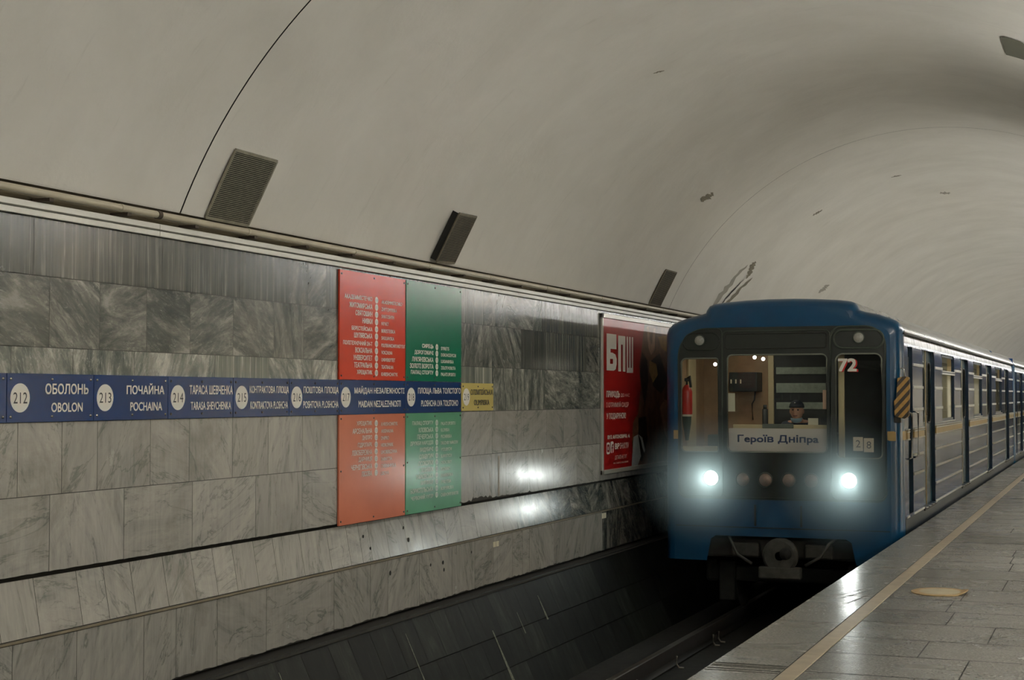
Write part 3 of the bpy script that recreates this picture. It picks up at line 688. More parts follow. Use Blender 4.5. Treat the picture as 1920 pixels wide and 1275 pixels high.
SB = [(6.56, 7.30, '212', 'ОБОЛОНЬ', 'OBOLON', (0.42, 0.93), (0.49, 0.86)), (7.30, 8.04, '213', 'ПОЧАЙНА', 'POCHAINA', (0.42, 0.94), (0.47, 0.91)),
      (8.04, 8.79, '214', 'ТАРАСА ШЕВЧЕНКА', 'TARASA SHEVCHENKA', (0.31, 0.985), (0.33, 0.96)), (8.79, 9.53, '215', 'КОНТРАКТОВА ПЛОЩА', 'KONTRAKTOVA PLOSHCHA', (0.275, 0.985), (0.29, 0.97)),
      (9.53, 10.28, '216', 'ПОШТОВА ПЛОЩА', 'POSHTOVA PLOSHCHA', (0.27, 0.98), (0.265, 0.98)), (10.28, 11.44, '217', 'МАЙДАН НЕЗАЛЕЖНОСТІ', 'MAIDAN NEZALEZHNOSTI', (0.21, 0.975), (0.27, 0.915)),
      (11.44, 12.59, '218', 'ПЛОЩА ЛЬВА ТОЛСТОГО', 'PLOSHCHA LVA TOLSTOHO', (0.205, 0.985), (0.26, 0.935))]
for (a, b, n, u, l, us, ls) in SB:
    station(a, b, n, u, l, us, ls, 'blue station name sign with white disc numbered %s on the marble wall' % n)
station(12.60, 13.35, '219', 'ОЛІМПІЙСЬКА', 'OLIMPIISKA', (0.265, 0.97), (0.37, 0.86), 'small yellow station name sign numbered 219 at the end of the blue band', yellow_sign, black_ink, dz=0.006)

def line_panel(y0, y1, z0, z1, mat, ink, rows, ztop, dz, ycol, n0, label, chs=0.041, sp=(), digits=plain('disc_digits', rgb(96, 120, 130), 0.5)):
    t = root('line_sign', (WX, (y0 + y1) / 2, z0), label, 'sign', 'line station lists'); panel(t, y0, y1, z0, z1, mat)
    f = wallfn(0.0176)
    for i, (num, ua, la, wu, wl) in enumerate(rows):
        z = ztop - dz * i
        nd = disc_at('number_disc', ycol, z, dz * 0.47, 0.017, white_ink if ink is white_ink else ink, t, 20)
        bm = B(); put_text(bm, num, wallfn(0.0188), ycol - 0.018, ycol + 0.018, z - 0.010, z + 0.010, 0.0); link('digits', bm, digits, nd)
        bm = B(); put_text(bm, ua, f, ycol - 0.075 - wu, ycol - 0.075, z - chs * 0.5, z + chs * 0.5, 0.02); link('lettering', bm, ink, t)
        bm = B(); put_text(bm, la, f, ycol + 0.085, ycol + 0.085 + wl, z - chs * 0.42 - 0.006, z + chs * 0.30 - 0.006, 0.012); link('lettering', bm, ink, t)
    screws(t, y0, y1, z0, z1, sp); return t
RU = [('110', 'АКАДЕММІСТЕЧКО', 'AKADEMMISTECHKO', .47, .38), ('111', 'ЖИТОМИРСЬКА', 'ZHYTOMYRSKA', .39, .28), ('112', 'СВЯТОШИН', 'SVIATOSHYN', .29, .23), ('113', 'НИВКИ', 'NYVKY', .17, .13),
      ('114', 'БЕРЕСТЕЙСЬКА', 'BERESTEISKA', .35, .25), ('115', 'ШУЛЯВСЬКА', 'SHULIAVSKA', .31, .23), ('116', 'ПОЛІТЕХНІЧНИЙ ІН-Т', 'POLITEKHNICHNYI INSTYTUT', .49, .435), ('117', 'ВОКЗАЛЬНА', 'VOKZALNA', .29, .20),
      ('118', 'УНІВЕРСИТЕТ', 'UNIVERSYTET', .32, .25), ('119', 'ТЕАТРАЛЬНА', 'TEATRALNA', .31, .22), ('120', 'ХРЕЩАТИК', 'KHRESHCHATYK', .26, .30)]
GU = [('310', 'СИРЕЦЬ', 'SYRETS', .23, .17), ('311', 'ДОРОГОЖИЧІ', 'DOROHOZHYCHI', .38, .32), ('312', "ЛУК'ЯНІВСЬКА", 'LUKIANIVSKA', .43, .27), ('314', 'ЗОЛОТІ ВОРОТА', 'ZOLOTI VOROTA', .47, .31), ('315', 'ПАЛАЦ СПОРТУ', 'PALATS SPORTU', .45, .31)]
RL = [('120', 'ХРЕЩАТИК', 'KHRESHCHATYK', .26, .30), ('121', 'АРСЕНАЛЬНА', 'ARSENALNA', .33, .22), ('122', 'ДНІПРО', 'DNIPRO', .17, .14), ('123', 'ГІДРОПАРК', 'HIDROPARK', .24, .22), ('124', 'ЛІВОБЕРЕЖНА', 'LIVOBEREZHNA', .34, .29),
      ('125', 'ДАРНИЦЯ', 'DARNYTSIA', .23, .20), ('126', 'ЧЕРНІГІВСЬКА', 'CHERNIHIVSKA', .35, .27), ('127', 'ЛІСОВА', 'LISOVA', .18, .14)]
GL = [('315', 'ПАЛАЦ СПОРТУ', 'PALATS SPORTU', .42, .31), ('316', 'КЛОВСЬКА', 'KLOVSKA', .29, .18), ('317', 'ПЕЧЕРСЬКА', 'PECHERSKA', .32, .23), ('318', 'ДРУЖБИ НАРОДІВ', 'DRUZHBY NARODIV', .46, .37), ('319', 'ВИДУБИЧІ', 'VYDUBYCHI', .27, .23),
      ('321', 'СЛАВУТИЧ', 'SLAVUTYCH', .28, .23), ('322', 'ОСОКОРКИ', 'OSOKORKY', .30, .23), ('323', 'ПОЗНЯКИ', 'POZNIAKY', .26, .20), ('324', 'ХАРКІВСЬКА', 'KHARKIVSKA', .34, .26), ('325', 'ВИРЛИЦЯ', 'VYRLYTSIA', .25, .22),
      ('326', 'БОРИСПІЛЬСЬКА', 'BORYSPILSKA', .45, .27), ('327', 'ЧЕРВОНИЙ ХУТІР', 'CHERVONYI KHUTIR', .44, .38)]
line_panel(10.28, 11.435, 1.622, 2.455, red_sign, white_ink, RU, 2.255, 0.0575, 10.90, 110, 'bright red station list panel above the blue band with eleven rows')
line_panel(11.445, 12.595, 1.622, 2.455, green_sign, white_ink, GU, 1.918, 0.0560, 12.06, 310, 'dark green station list panel above the blue band, its five rows at the bottom')
line_panel(10.28, 11.435, 0.522, 1.355, red_fade_sheen, worn_ink, RL, 1.283, 0.0555, 10.90, 120, 'pale red station list panel, fading and painted-in sheen, hanging below the blue band', sp=(0.93,))
line_panel(11.445, 12.595, 0.522, 1.355, green_fade_sheen, worn_ink_g, GL, 1.268, 0.0560, 12.06, 315, 'pale green station list panel, fading and painted-in sheen, hanging below the blue band', sp=(0.95,))

# poster
pst = root('poster', (WX, 18.2, 0.60), 'red framed advertising poster half hidden behind the front of the train', 'poster')
PY0, PY1, PZ0, PZ1 = 16.60, 20.6, 0.605, 2.440
bm = B()
for (a, b, c, d) in ((PY0, PY0 + 0.05, PZ0, PZ1), (PY1 - 0.05, PY1, PZ0, PZ1), (PY0, PY1, PZ0, PZ0 + 0.05), (PY0, PY1, PZ1 - 0.05, PZ1)): box(bm, WX + 0.001, WX + 0.028, a, b, c, d, 0, 0.004)
link('frame', bm, frame_m, pst)
pf = wallfn(0.012); pu = lambda u: PY0 + 0.05 + u * (PY1 - PY0 - 0.1); pv = lambda v: PZ0 + 0.05 + v * (PZ1 - PZ0 - 0.1)
def poly(bm, pts, d): bm.faces.new([bm.verts.new((WX + d, pu(u), pv(v))) for u, v in pts])
bm = B(); poly(bm, [(0, 0), (1, 0), (1, 1), (0, 1)], 0.0120); link('print', bm, poster_red, pst)
bm = B(); poly(bm, [(0.43, 1), (0.40, .84), (0.37, .70), (0.385, .55), (0.355, .36), (0.30, .30), (0.29, .16), (0.31, 0), (1, 0), (1, 1)], 0.0126); link('print_photo', bm, poster_photo, pst)
bm = B(); poly(bm, [(0.40, .80), (0.38, .66), (0.40, .52), (0.43, .40), (0.47, .60), (0.46, .74)], 0.0131); link('print_shadow', bm, poster_dark, pst)
bm = B(); poly(bm, [(.50, .74), (.60, .80), (.70, .60), (.62, .50), (.52, .56)], 0.0131); poly(bm, [(.36, .33), (.44, .34), (.46, .18), (.40, .02), (.36, .04)], 0.0131); link('print_shadow', bm, poster_dark, pst)
bm = B(); poly(bm, [(.45, .98), (.47, .84), (.50, .78), (.54, .82), (.555, .98), (.53, .98), (.515, .88), (.50, .85), (.485, .9), (.475, .99)], 0.0136); link('print_hand', bm, poster_skin, pst)
bm = B(); poly(bm, [(.60, .40), (.66, .46), (.78, .42), (.80, .20), (.72, .12), (.66, .2)], 0.0136); link('print_hand', bm, poster_skin, pst)
bm = B(); poly(bm, [(.48, .74), (.56, .72), (.58, .64), (.52, .58), (.48, .66)], 0.0138); link('print_highlight', bm, poster_gold, pst)
bm = B(); poly(bm, [(.58, .92), (.70, .94), (.80, .84), (.72, .80), (.62, .84)], 0.0138); link('print_highlight', bm, poster_gold, pst)
bm = B(); poly(bm, [(.305, .20), (.355, .215), (.37, .14), (.385, .06), (.35, 0.0), (.285, 0.0), (.295, .10)], 0.0139); link('print_figure', bm, poster_white, pst)
bm = B(); poly(bm, [(.36, .215), (.40, .19), (.43, .10), (.42, .08), (.40, .12), (.385, .17)], 0.0139); link('print_figure', bm, poster_white, pst)
f = lambda u, v: (WX + 0.0142, pu(u), pv(v))
bm = B(); holed(bm, [(.037, .655), (.105, .655), (.125, .665), (.135, .70), (.135, .735), (.122, .765), (.092, .775), (.075, .775), (.075, .80), (.132, .80), (.132, .90), (.037, .90)], [[(.070, .700), (.098, .700), (.098, .733), (.070, .733)]], f); link('block_letter', bm, white_ink, pst)
bm = B(); holed(bm, [(.150, .652), (.178, .652), (.178, .835), (.196, .835), (.196, .652), (.222, .652), (.222, .895), (.150, .895)], [], f); link('block_letter', bm, white_ink, pst)
bm = B(); holed(bm, [(.236, .645), (.304, .645), (.304, .895), (.290, .895), (.290, .680), (.277, .680), (.277, .895), (.262, .895), (.262, .680), (.250, .680), (.250, .895), (.236, .895)], [], f); link('block_letter', bm, white_ink, pst)
for (s, u0, u1, v0, v1, bd) in (('ПРИХОДЬ', .035, .165, .468, .520, .03), ('ДО НАС', .175, .265, .476, .502, .0), ('І ОТРИМУЙ СИДР', .035, .255, .405, .450, .0), ('У ПОДАРУНОК!', .035, .225, .325, .372, .025),
                               ('ВУЛ. АНТОНОВИЧА, 46', .045, .265, .195, .225, .03), ('BP', .115, .160, .128, .168, .03), ('SH.KYIV', .165, .255, .128, .168, .0), ('ДЕТАЛІ НЕ ТУТ', .115, .235, .055, .085, .0), ('НА САЙТІ ТА В БАРІ', .100, .250, .030, .043, .0)):
    bm = B(); put_text(bm, s, f, u0, u1, v0, v1, bd); link('lettering', bm, white_ink, pst)
bm = B(); holed(bm, rrect(.035, .066, .100, .178, .010, 3), [rrect(.040, .061, .113, .165, .008, 3)], f); ic = link('icon', bm, white_ink, pst)
bm = B(); holed(bm, rrect(.047, .054, .128, .150, .003, 3), [], f); link('icon_dot', bm, white_ink, ic)
bm = B(); holed(bm, rrect(.073, .102, .105, .183, .010, 3), [], f); link('icon', bm, white_ink, pst)
bm = B(); f2 = lambda u, v: (WX + 0.0148, pu(u), pv(v)); put_text(bm, 'f', f2, .081, .098, .105, .165, .03); link('icon_letter', bm, poster_red, pst)
# small white tags stuck on the lower slabs
for (y, z, w, h, lab) in ((16.72, 0.135, 0.075, 0.06, 'pair of little white number tags under the metal strip near the train'), (13.45, 0.105, 0.07, 0.05, 'little white tag on the lower marble slab below the leaning band')):
    t = root('wall_tag', (WX, y, z - h / 2), lab, 'tag')
    for k in (-1, 1):
        bm = B(); box(bm, WX + 0.0005, WX + 0.004, y + k * w * 0.55 - w * 0.45, y + k * w * 0.55 + w * 0.45, z - h / 2, z + h / 2, 0, 0.001); link('plate', bm, paper, t)

# round floor plate, lifting at one side
dsc = root('floor_disc', (-1.28, 12.16, 0), 'round worn beige disc lying on the platform paving, lifting at its edge', 'disc')
bm = B(); ring = []
for i, (rr_, zz) in enumerate(((0.0, .008), (0.10, .008), (0.145, .009), (0.150, .0085), (0.185, .009), (0.205, .007), (0.205, .001))):
    ring.append([bm.verts.new((-1.28 + rr_ * 1.03 * math.cos(a), 12.16 + rr_ * 1.22 * math.sin(a), max(0.0005, zz + (0.035 * max(0, rr_ / 0.2 * math.cos(a) - 0.72) / 0.28 * 0.6)))) for a in [2 * math.pi * k / 40 for k in range(40)]] if rr_ else [bm.verts.new((-1.28, 12.16, zz))])
for i, (a, b) in enumerate(zip(ring, ring[1:])):
    for k in range(40):
        f_ = bm.faces.new((a[0], b[k], b[(k + 1) % 40]) if len(a) == 1 else (a[k], b[k], b[(k + 1) % 40], a[(k + 1) % 40])); f_.material_index = 1 if i >= 3 else 0
link('disc_face', bm, [disc_m, disc_rim], dsc, True, 35)


# ------------------------------------------------------------------ the train
XC, HW, YF, SIDE = -3.57, 1.36, 17.33, 17.56          # centre line, half width, front face, start of the flat sides
RX, LX = XC + HW, XC - HW
SILL, GUT = 0.155, 2.20
RP = [(1.355, 2.24), (1.335, 2.29), (1.29, 2.335), (1.21, 2.375), (1.09, 2.415), (0.93, 2.45), (0.885, 2.465), (0.872, 2.50), (0.84, 2.545), (0.78, 2.568), (0.66, 2.585), (0.40, 2.603), (0.15, 2.612)]
PROFILE = [(1.36, -0.39), (1.36, 0.0), (1.36, 1.0), (1.36, GUT)] + RP + [(-x, z) for x, z in reversed(RP)] + [(-1.36, GUT), (-1.36, 1.0), (-1.36, 0.0), (-1.36, -0.39)]
def inset(p, d):
    x, z = p; s = 1 - d / 1.36
    return (x * s, z - d * 0.75 * max(0.0, min(1.0, (z - 1.9) / 0.5)))
def bulge(x): return 0.035 * (1 - min(1.0, abs(x) / 1.3) ** 2)
def front(x, z, d=0.0): return (XC + x, YF + 0.035 - bulge(x) + d, z)
DOORS = [19.32 + 4.88 * k for k in range(4)]; DW = 1.30
WINS = [21.54 + 4.93 * k for k in range(3)]; WW = 1.68

def tumble(z): return 0.030 * (max(0.0, z - 1.98) / 0.22) ** 2
def side_wall(bm, y0, y1, doors, wins, cabdoor=None):
    """the platform side as flat panels around the openings, with the returns of each opening"""
    ops = [(a, a + DW, SILL - 0.02, 2.065, 0.058) for a in doors] + [(a, a + WW, 1.150, 2.068, 0.030) for a in wins]
    if cabdoor: ops.append((cabdoor[0], cabdoor[1], SILL, 2.065, 0.058))
    ops.sort(); z0, z1 = -0.39, GUT; y = y0
    def strip(ya, yb, za, zb):
        zs = [za] + [z for z in (2.0, 2.03, 2.06, 2.09, 2.12, 2.15, 2.18) if za + 0.002 < z < zb - 0.002] + [zb]
        for p, q in zip(zs, zs[1:]):
            f = quad(bm, (RX - tumble(p), ya, p), (RX - tumble(p), yb, p), (RX - tumble(q), yb, q), (RX - tumble(q), ya, q), 2 if p > 2.085 else 0); f.smooth = q > 2.01
    for a, b, c, d, dep in ops:
        strip(y, a, z0, z1)
        strip(a, b, z0, c); strip(a, b, d, z1)
        xi = RX - dep
        quad(bm, (RX, a, c), (xi, a, c), (xi, a, d), (RX, a, d), 1); quad(bm, (RX, b, c), (RX, b, d), (xi, b, d), (xi, b, c), 1)
        quad(bm, (RX, a, c), (RX, b, c), (xi, b, c), (xi, a, c), 1); quad(bm, (RX, a, d), (xi, a, d), (xi, b, d), (RX, b, d), 1)
        y = b
    strip(y, y1, z0, z1)
    return ops

def make_car(name, y_off, length, label, lead):
    t = root(name, (XC, 27 + y_off, -1.05), label, 'train car', 'coupled train cars')
    Y = lambda v: v + y_off
    y_end = 17.36 + length
    # roof and far side as one lofted shell, rounded towards the front
    bm = B(); rings = []
    for yy, d in ((17.365, 0.125), (17.375, 0.085), (17.40, 0.048), (17.45, 0.016), (17.50, 0.003), (17.56, 0.0)):
        rings.append([bm.verts.new((XC + inset(p, d)[0], Y(yy), inset(p, d)[1])) for p in PROFILE])
    for a, b in zip(rings, rings[1:]):
        for i in range(len(PROFILE) - 1):
            f = bm.faces.new((a[i], a[i + 1], b[i + 1], b[i])); f.smooth = True
    nose = link('nose', bm, blue_paint, t, True, 50)
    bm = B(); n = len(PROFILE)
    pr = PROFILE[3:n - 3]
    a = [bm.verts.new((XC + x, Y(17.56), z)) for x, z in pr]; b = [bm.verts.new((XC + x, Y(y_end), z)) for x, z in pr]
    for i in range(len(pr) - 1): bm.faces.new((a[i], a[i + 1], b[i + 1], b[i])).smooth = True
    link('roof', bm, roof_paint, t, True, 30)
    bm = B(); quad(bm, (LX, Y(17.56), -0.39), (LX, Y(17.56), GUT), (LX, Y(y_end), GUT), (LX, Y(y_end), -0.39)); box(bm, LX, RX, Y(y_end) - 0.02, Y(y_end), 0.0, 2.35)
    link('far_side', bm, side_paint, t)
    doors = [d for d in DOORS if d < y_end] ; wins = WINS
    bm = B(); ops = side_wall(bm, Y(17.56), Y(y_end), [Y(d) for d in doors], [Y(w) for w in wins], (Y(17.90), Y(18.31)))
    link('side_wall', bm, [side_paint, jamb_paint, cantrail_sheen], t)
    bm = B(); box(bm, RX - 0.004, RX + 0.003, Y(17.56), Y(y_end), -0.39, SILL - 0.035); link('skirt', bm, skirt_m, t)
    bm = B(); box(bm, RX - 0.01, RX + 0.014, Y(17.50), Y(y_end), GUT - 0.012, GUT + 0.006, 0, 0.003); link('gutter', bm, under_m, t)
    bm = B(); box(bm, RX - 0.01, RX + 0.012, Y(17.56), Y(y_end), GUT + 0.010, GUT + 0.030, 0, 0.004); link('gutter_strip', bm, roof_paint, t)
    # blue post at the rear corner
    bm = B(); box(bm, RX - 0.05, RX + 0.006, Y(y_end) - 0.16, Y(y_end) + 0.01, -0.39, GUT); link('corner_post', bm, blue_paint, t)
    # white ribs, ochre belt and sill strip between the openings
    spans_u, spans_l = [], []; y = Y(17.66)
    for a_, b_, c_, d_, dep in ops:
        spans_u.append((y, a_)); y = b_
    spans_u.append((y, Y(y_end) - 0.17)); y = Y(17.66)
    for a_, b_, c_, d_, dep in [o for o in ops if o[2] < 1.0]:
        spans_l.append((y, a_)); y = b_
    spans_l.append((y, Y(y_end) - 0.17))
    for z in (1.862, 1.600, 1.342):
        for a_, b_ in spans_u[1:]:
            if b_ - a_ > 0.1:
                bm = B(); box(bm, RX - 0.004, RX + 0.014, a_ + 0.015, b_ - 0.015, z - 0.017, z + 0.017, 0, 0.004); link('rib', bm, rib_m, t)
    for z in (0.812, 0.592, 0.372):
        for a_, b_ in spans_l[1:]:
            if b_ - a_ > 0.1:
                bm = B(); box(bm, RX - 0.004, RX + 0.014, a_ + 0.015, b_ - 0.015, z - 0.015, z + 0.015, 0, 0.004); link('rib', bm, rib_m, t)
    for i, (a_, b_) in enumerate(spans_l):
        bm = B(); box(bm, RX - 0.004, RX + 0.018, a_ + 0.01, b_ - 0.01, 1.012, 1.104, 0, 0.004); bt = link('belt', bm, belt_m, t)
        for z in (1.006, 1.092, 1.116): bm = B(); box(bm, RX - 0.004, RX + 0.024, a_ + 0.01, b_ - 0.01, z - 0.008, z + 0.008, 0, 0.003); link('belt_edge', bm, rib_m, bt)
    for a_, b_ in spans_l: bm = B(); box(bm, RX - 0.004, RX + 0.012, a_ + 0.01, b_ - 0.01, SILL - 0.030, SILL - 0.006, 0, 0.003); link('sill_strip', bm, rib_m, t)
    # doors
    for k, d in enumerate(doors):
        xi = RX - 0.056; a_, b_ = Y(d), Y(d) + DW; mid = (a_ + b_) / 2
        for s, (u0, u1) in enumerate(((a_, mid - 0.006), (mid + 0.006, b_))):
            bm = B(); wi = rrect(u0 + 0.13, u1 - 0.13, 1.16, 1.92, 0.09); holed(bm, [(u0, SILL - 0.02), (u1, SILL - 0.02), (u1, 2.065), (u0, 2.065)], [wi], lambda u, v: (xi + 0.012, u, v), 0, (-0.03, 0, 0))
            dl = link('door', bm, door_paint, t)
            bm = B(); holed(bm, wi, [], lambda u, v: (xi + 0.002, u, v)); link('pane', bm, side_glass, dl)
            bm = B(); pts = [(xi + 0.012, u, v) for u, v in wi]; tube(bm, pts + [pts[0]], 0.012, 6); link('window_seal', bm, gasket if s == 0 else under_m, dl)
        bm = B(); box(bm, xi, xi + 0.018, mid - 0.022, mid + 0.022, SILL - 0.02, 2.065); link('door_rubber', bm, belt_m if k == 0 else stripe_m, t)
        # rounded upper corners of the doorway
        for e, sg in ((a_, 1), (b_, -1)):
            bm = B(); vs = [bm.verts.new((RX + 0.001, e, 2.066)), bm.verts.new((RX + 0.001, e + sg * 0.16, 2.066))] + [bm.verts.new((RX + 0.001, e + sg * (0.16 - 0.16 * math.sin(q)), 2.066 - 0.16 + 0.16 * math.cos(q))) for q in [math.pi / 2 * j / 6 for j in range(1, 7)]]
            bm.faces.new(vs); link('doorway_corner', bm, side_paint, t)
        bm = B(); box(bm, RX - 0.05, RX + 0.02, a_ - 0.02, b_ + 0.02, SILL - 0.055, SILL - 0.03, 0, 0.004); st = link('door_step', bm, under_m, t)
        bm = B()
        for j in range(4):
            q = a_ + 0.05 + j * 0.33; box(bm, RX - 0.045, RX - 0.022, q, q + 0.15, SILL - 0.034, SILL - 0.022); box(bm, RX - 0.012, RX + 0.021, q + 0.12, q + 0.27, SILL - 0.034, SILL - 0.026)
        link('tread_strip', bm, rib_m, st)
    # saloon windows
    for w in wins:
        a_, b_ = Y(w), Y(w) + WW; xg = RX - 0.026
        bm = B(); outer = [(a_, 1.150), (b_, 1.150), (b_, 2.068), (a_, 2.068)]
        holed(bm, outer, [rrect(a_ + 0.04, b_ - 0.04, 1.19, 1.795, 0.05), rrect(a_ + 0.04, b_ - 0.04, 1.835, 2.03, 0.05)], lambda u, v: (xg + 0.010, u, v), 0, (-0.02, 0, 0))
        wf = link('window_frame', bm, jamb_paint, t)
        bm = B(); quad(bm, (xg, a_ + 0.03, 1.18), (xg, b_ - 0.03, 1.18), (xg, b_ - 0.03, 1.805), (xg, a_ + 0.03, 1.805)); link('pane', bm, side_glass, wf)
        bm = B(); quad(bm, (xg, a_ + 0.03, 1.83), (xg, a_ + 0.95, 1.83), (xg, a_ + 0.95, 2.04), (xg, a_ + 0.03, 2.04)); link('vent_pane', bm, side_glass, wf)
        bm = B(); box(bm, RX - 0.02, RX + 0.010, a_ - 0.02, b_ + 0.02, 1.792, 1.812, 0, 0.003); box(bm, RX - 0.02, RX + 0.010, a_ - 0.02, b_ + 0.02, 1.826, 1.842, 0, 0.003); link('window_bar', bm, rib_m, wf)
        bm = B(); box(bm, RX - 0.02, RX + 0.012, a_ - 0.01, b_ + 0.01, 1.140, 1.156, 0, 0.003); link('window_sill', bm, rib_m, wf)
    # saloon inside
    bm = B(); box(bm, LX + 0.10, LX + 0.12, Y(19.0), Y(y_end) - 0.1, 0.12, 2.2); box(bm, LX + 0.1, RX - 0.12, Y(19.0), Y(y_end) - 0.1, 0.08, 0.12); box(bm, LX + 0.1, RX - 0.12, Y(19.0), Y(y_end) - 0.1, 2.17, 2.19); box(bm, LX + 0.1, RX - 0.1, Y(18.96), Y(19.0), 0.1, 2.19)
    box(bm, LX + 0.1, RX - 0.1, Y(y_end) - 0.14, Y(y_end) - 0.10, 0.1, 2.19)
    link('saloon_lining', bm, saloon, t)
    bm = B()
    for yy in (20.2, 25.2, 30.2, 35.2):
        if yy < y_end: box(bm, XC - 1.0, XC - 0.85, Y(yy), Y(yy) + 1.2, 2.15, 2.168)
    link('saloon_lamp', bm, emit('saloon_lamp_glow', (1, 0.93, 0.78), 40.0), t)
    # cab side door and grab rails
    bm = B(); box(bm, RX - 0.056, RX - 0.04, Y(17.90), Y(18.31), SILL, 2.065); cd = link('cab_door', bm, door_paint, t)
    bm = B(); box(bm, RX - 0.044, RX - 0.036, Y(17.95), Y(18.26), 1.15, 1.95, 0, 0.003); link('window_panel', bm, cab_dark, cd)
    for yy in (17.80, 18.40):
        bm = B(); tube(bm, [(RX, Y(yy), 0.78), (RX + 0.05, Y(yy), 0.80), (RX + 0.05, Y(yy), 1.30), (RX, Y(yy), 1.32)], 0.012, 8); link('grab_rail', bm, chrome, t)
    # underframe
    bm = B(); box(bm, XC - 1.1, XC + 1.1, Y(17.75), Y(y_end) - 0.2, -0.34, 0.05); link('underframe', bm, under_m, t)
    for yc in ((19.7, y_end - 2.3) if lead else (19.7,)):
        bg_bm = B()
        for sx in (-1, 1): box(bg_bm, XC + sx * 0.98 - 0.07, XC + sx * 0.98 + 0.07, Y(yc) - 1.6, Y(yc) + 1.6, -0.72, -0.45, 0, 0.03)
        box(bg_bm, XC - 1.0, XC + 1.0, Y(yc) - 0.25, Y(yc) + 0.25, -0.75, -0.40, 0, 0.02); box(bg_bm, XC - 0.98, XC + 0.98, Y(yc) - 1.62, Y(yc) - 1.50, -0.70, -0.52, 0, 0.02)
        bg = link('bogie', bg_bm, under_m, t)
        for yw in (yc - 1.05, yc + 1.05):
            for sx in (-1, 1):
                bm = B(); lathe(bm, (XC + sx * 0.76, Y(yw), -0.65), (sx, 0, 0), [(-0.07, 0), (-0.07, 0.39), (-0.05, 0.43), (-0.035, 0.43), (-0.03, 0.395), (0.065, 0.39), (0.065, 0.32), (0.03, 0.28), (0.03, 0.12), (0.09, 0.10), (0.09, 0)], 32)
                link('wheel', bm, under_l, bg, True, 30)
            bm = B(); tube(bm, [(XC - 0.8, Y(yw), -0.65), (XC + 0.8, Y(yw), -0.65)], 0.07, 12); link('axle', bm, under_m, bg)
    return t, nose

car, nose = make_car('metro_car', 0.0, 19.45, 'leading dark blue train car with lit headlights arriving beside the platform', True)
car2, _ = make_car('metro_car', 19.90, 19.4, 'second blue train car coupled behind the leading one at the right edge', False)

# ---- front end of the leading car
MASK = [(-1.19, 0.31), (1.19, 0.31)] ; MX, MT = 1.19, 2.285
mask_out = rrect(-MX, MX, 0.315, MT, (0.10, 0.10, 0.24, 0.34), 8)
outer0 = [inset(p, 0.125) for p in PROFILE]
fr = [p for p in outer0 if p[1] > -0.3]
notch = [(-1.235, -0.39), (-0.85, -0.39), (-0.83, -0.30), (-0.80, -0.14), (-0.74, -0.10), (0.74, -0.10), (0.80, -0.14), (0.83, -0.30), (0.85, -0.39), (1.235, -0.39)]
bm = B(); holed(bm, notch + fr, [mask_out], lambda u, v: front(u, v))
# joins the rounded nose: the outline sits on the same ring
link('front_panel', bm, blue_paint, nose)
bm = B()
vs0 = [(p[0], p[1]) for p in outer0]
for (a, b) in zip(vs0, vs0[1:]):
    quad(bm, front(a[0], a[1]), front(b[0], b[1]), (XC + b[0], 17.366, b[1]), (XC + a[0], 17.366, a[1]))
link('front_edge', bm, blue_paint, nose)
WL = rrect(-1.150, -0.705, 0.848, 1.935, (0.06, 0.03, 0.03, 0.06)); WC = rrect(-0.602, 0.542, 0.858, 1.970, 0.06); WRr = rrect(0.637, 1.145, 0.80, 1.972, (0.06, 0.06, 0.08, 0.08))
bm = B(); holed(bm, mask_out, [WL, WC, WRr], lambda u, v: front(u, v, 0.002), 0, (0, 0.05, 0))
mask = link('front_mask', bm, mask_m, car)
def rim(loop, d, r, mat, parent, nm='rim'):
    bm = B(); pts = [front(u, v, d) for u, v in loop]; tube(bm, pts + [pts[0]], r, 6, cap=False); return link(nm, bm, mat, parent)
for nm, lp in (('left_window', WL), ('centre_window', WC), ('door_window', WRr)):
    bm = B(); holed(bm, lp, [], lambda u, v: front(u, v, 0.034)); w = link(nm.replace('left_window', 'windscreen_pane').replace('centre_window', 'windscreen_pane').replace('door_window', 'windscreen_pane'), bm, glass, car)
    rim(lp, 0.012, 0.013, gasket, w, 'gasket')
rim(rrect(0.585, 1.185, 0.34, 2.275, (0.08, 0.08, 0.22, 0.12), 7), 0.0, 0.012, rim_m, mask); rim(rrect(-0.652, 0.575, 0.34, 2.24, 0.05, 5), 0.0, 0.006, rim_m, mask)
rim(rrect(-1.185, -0.66, 0.34, 2.275, (0.08, 0.04, 0.06, 0.32), 7), 0.0, 0.006, rim_m, mask)
rim(rrect(0.620, 1.165, 2.035, 2.235, 0.098, 8), -0.002, 0.013, rim_m, mask, 'lamp_recess'); rim(rrect(-1.12, -0.69, 2.03, 2.225, (0.09, 0.09, 0.09, 0.12), 8), -0.002, 0.010, mask_m, mask, 'lamp_recess')
rim(rrect(-0.62, 0.54, 2.04, 2.21, 0.03, 4), 0.0, 0.006, under_m, mask, 'seam')
# seams of the lower front
for (x0, x1, z0, z1) in ((-0.292, -0.268, 0.02, 0.26), (0.232, 0.256, 0.02, 0.26), (-1.22, 1.22, -0.006, 0.006)):
    bm = B(); n = 12 if x1 - x0 > 1 else 1
    for i in range(n):
        a, b = x0 + (x1 - x0) * i / n, x0 + (x1 - x0) * (i + 1) / n; quad(bm, front(a, z0, -0.002), front(b, z0, -0.002), front(b, z1, -0.002), front(a, z1, -0.002))
    link('seam', bm, under_m, nose)
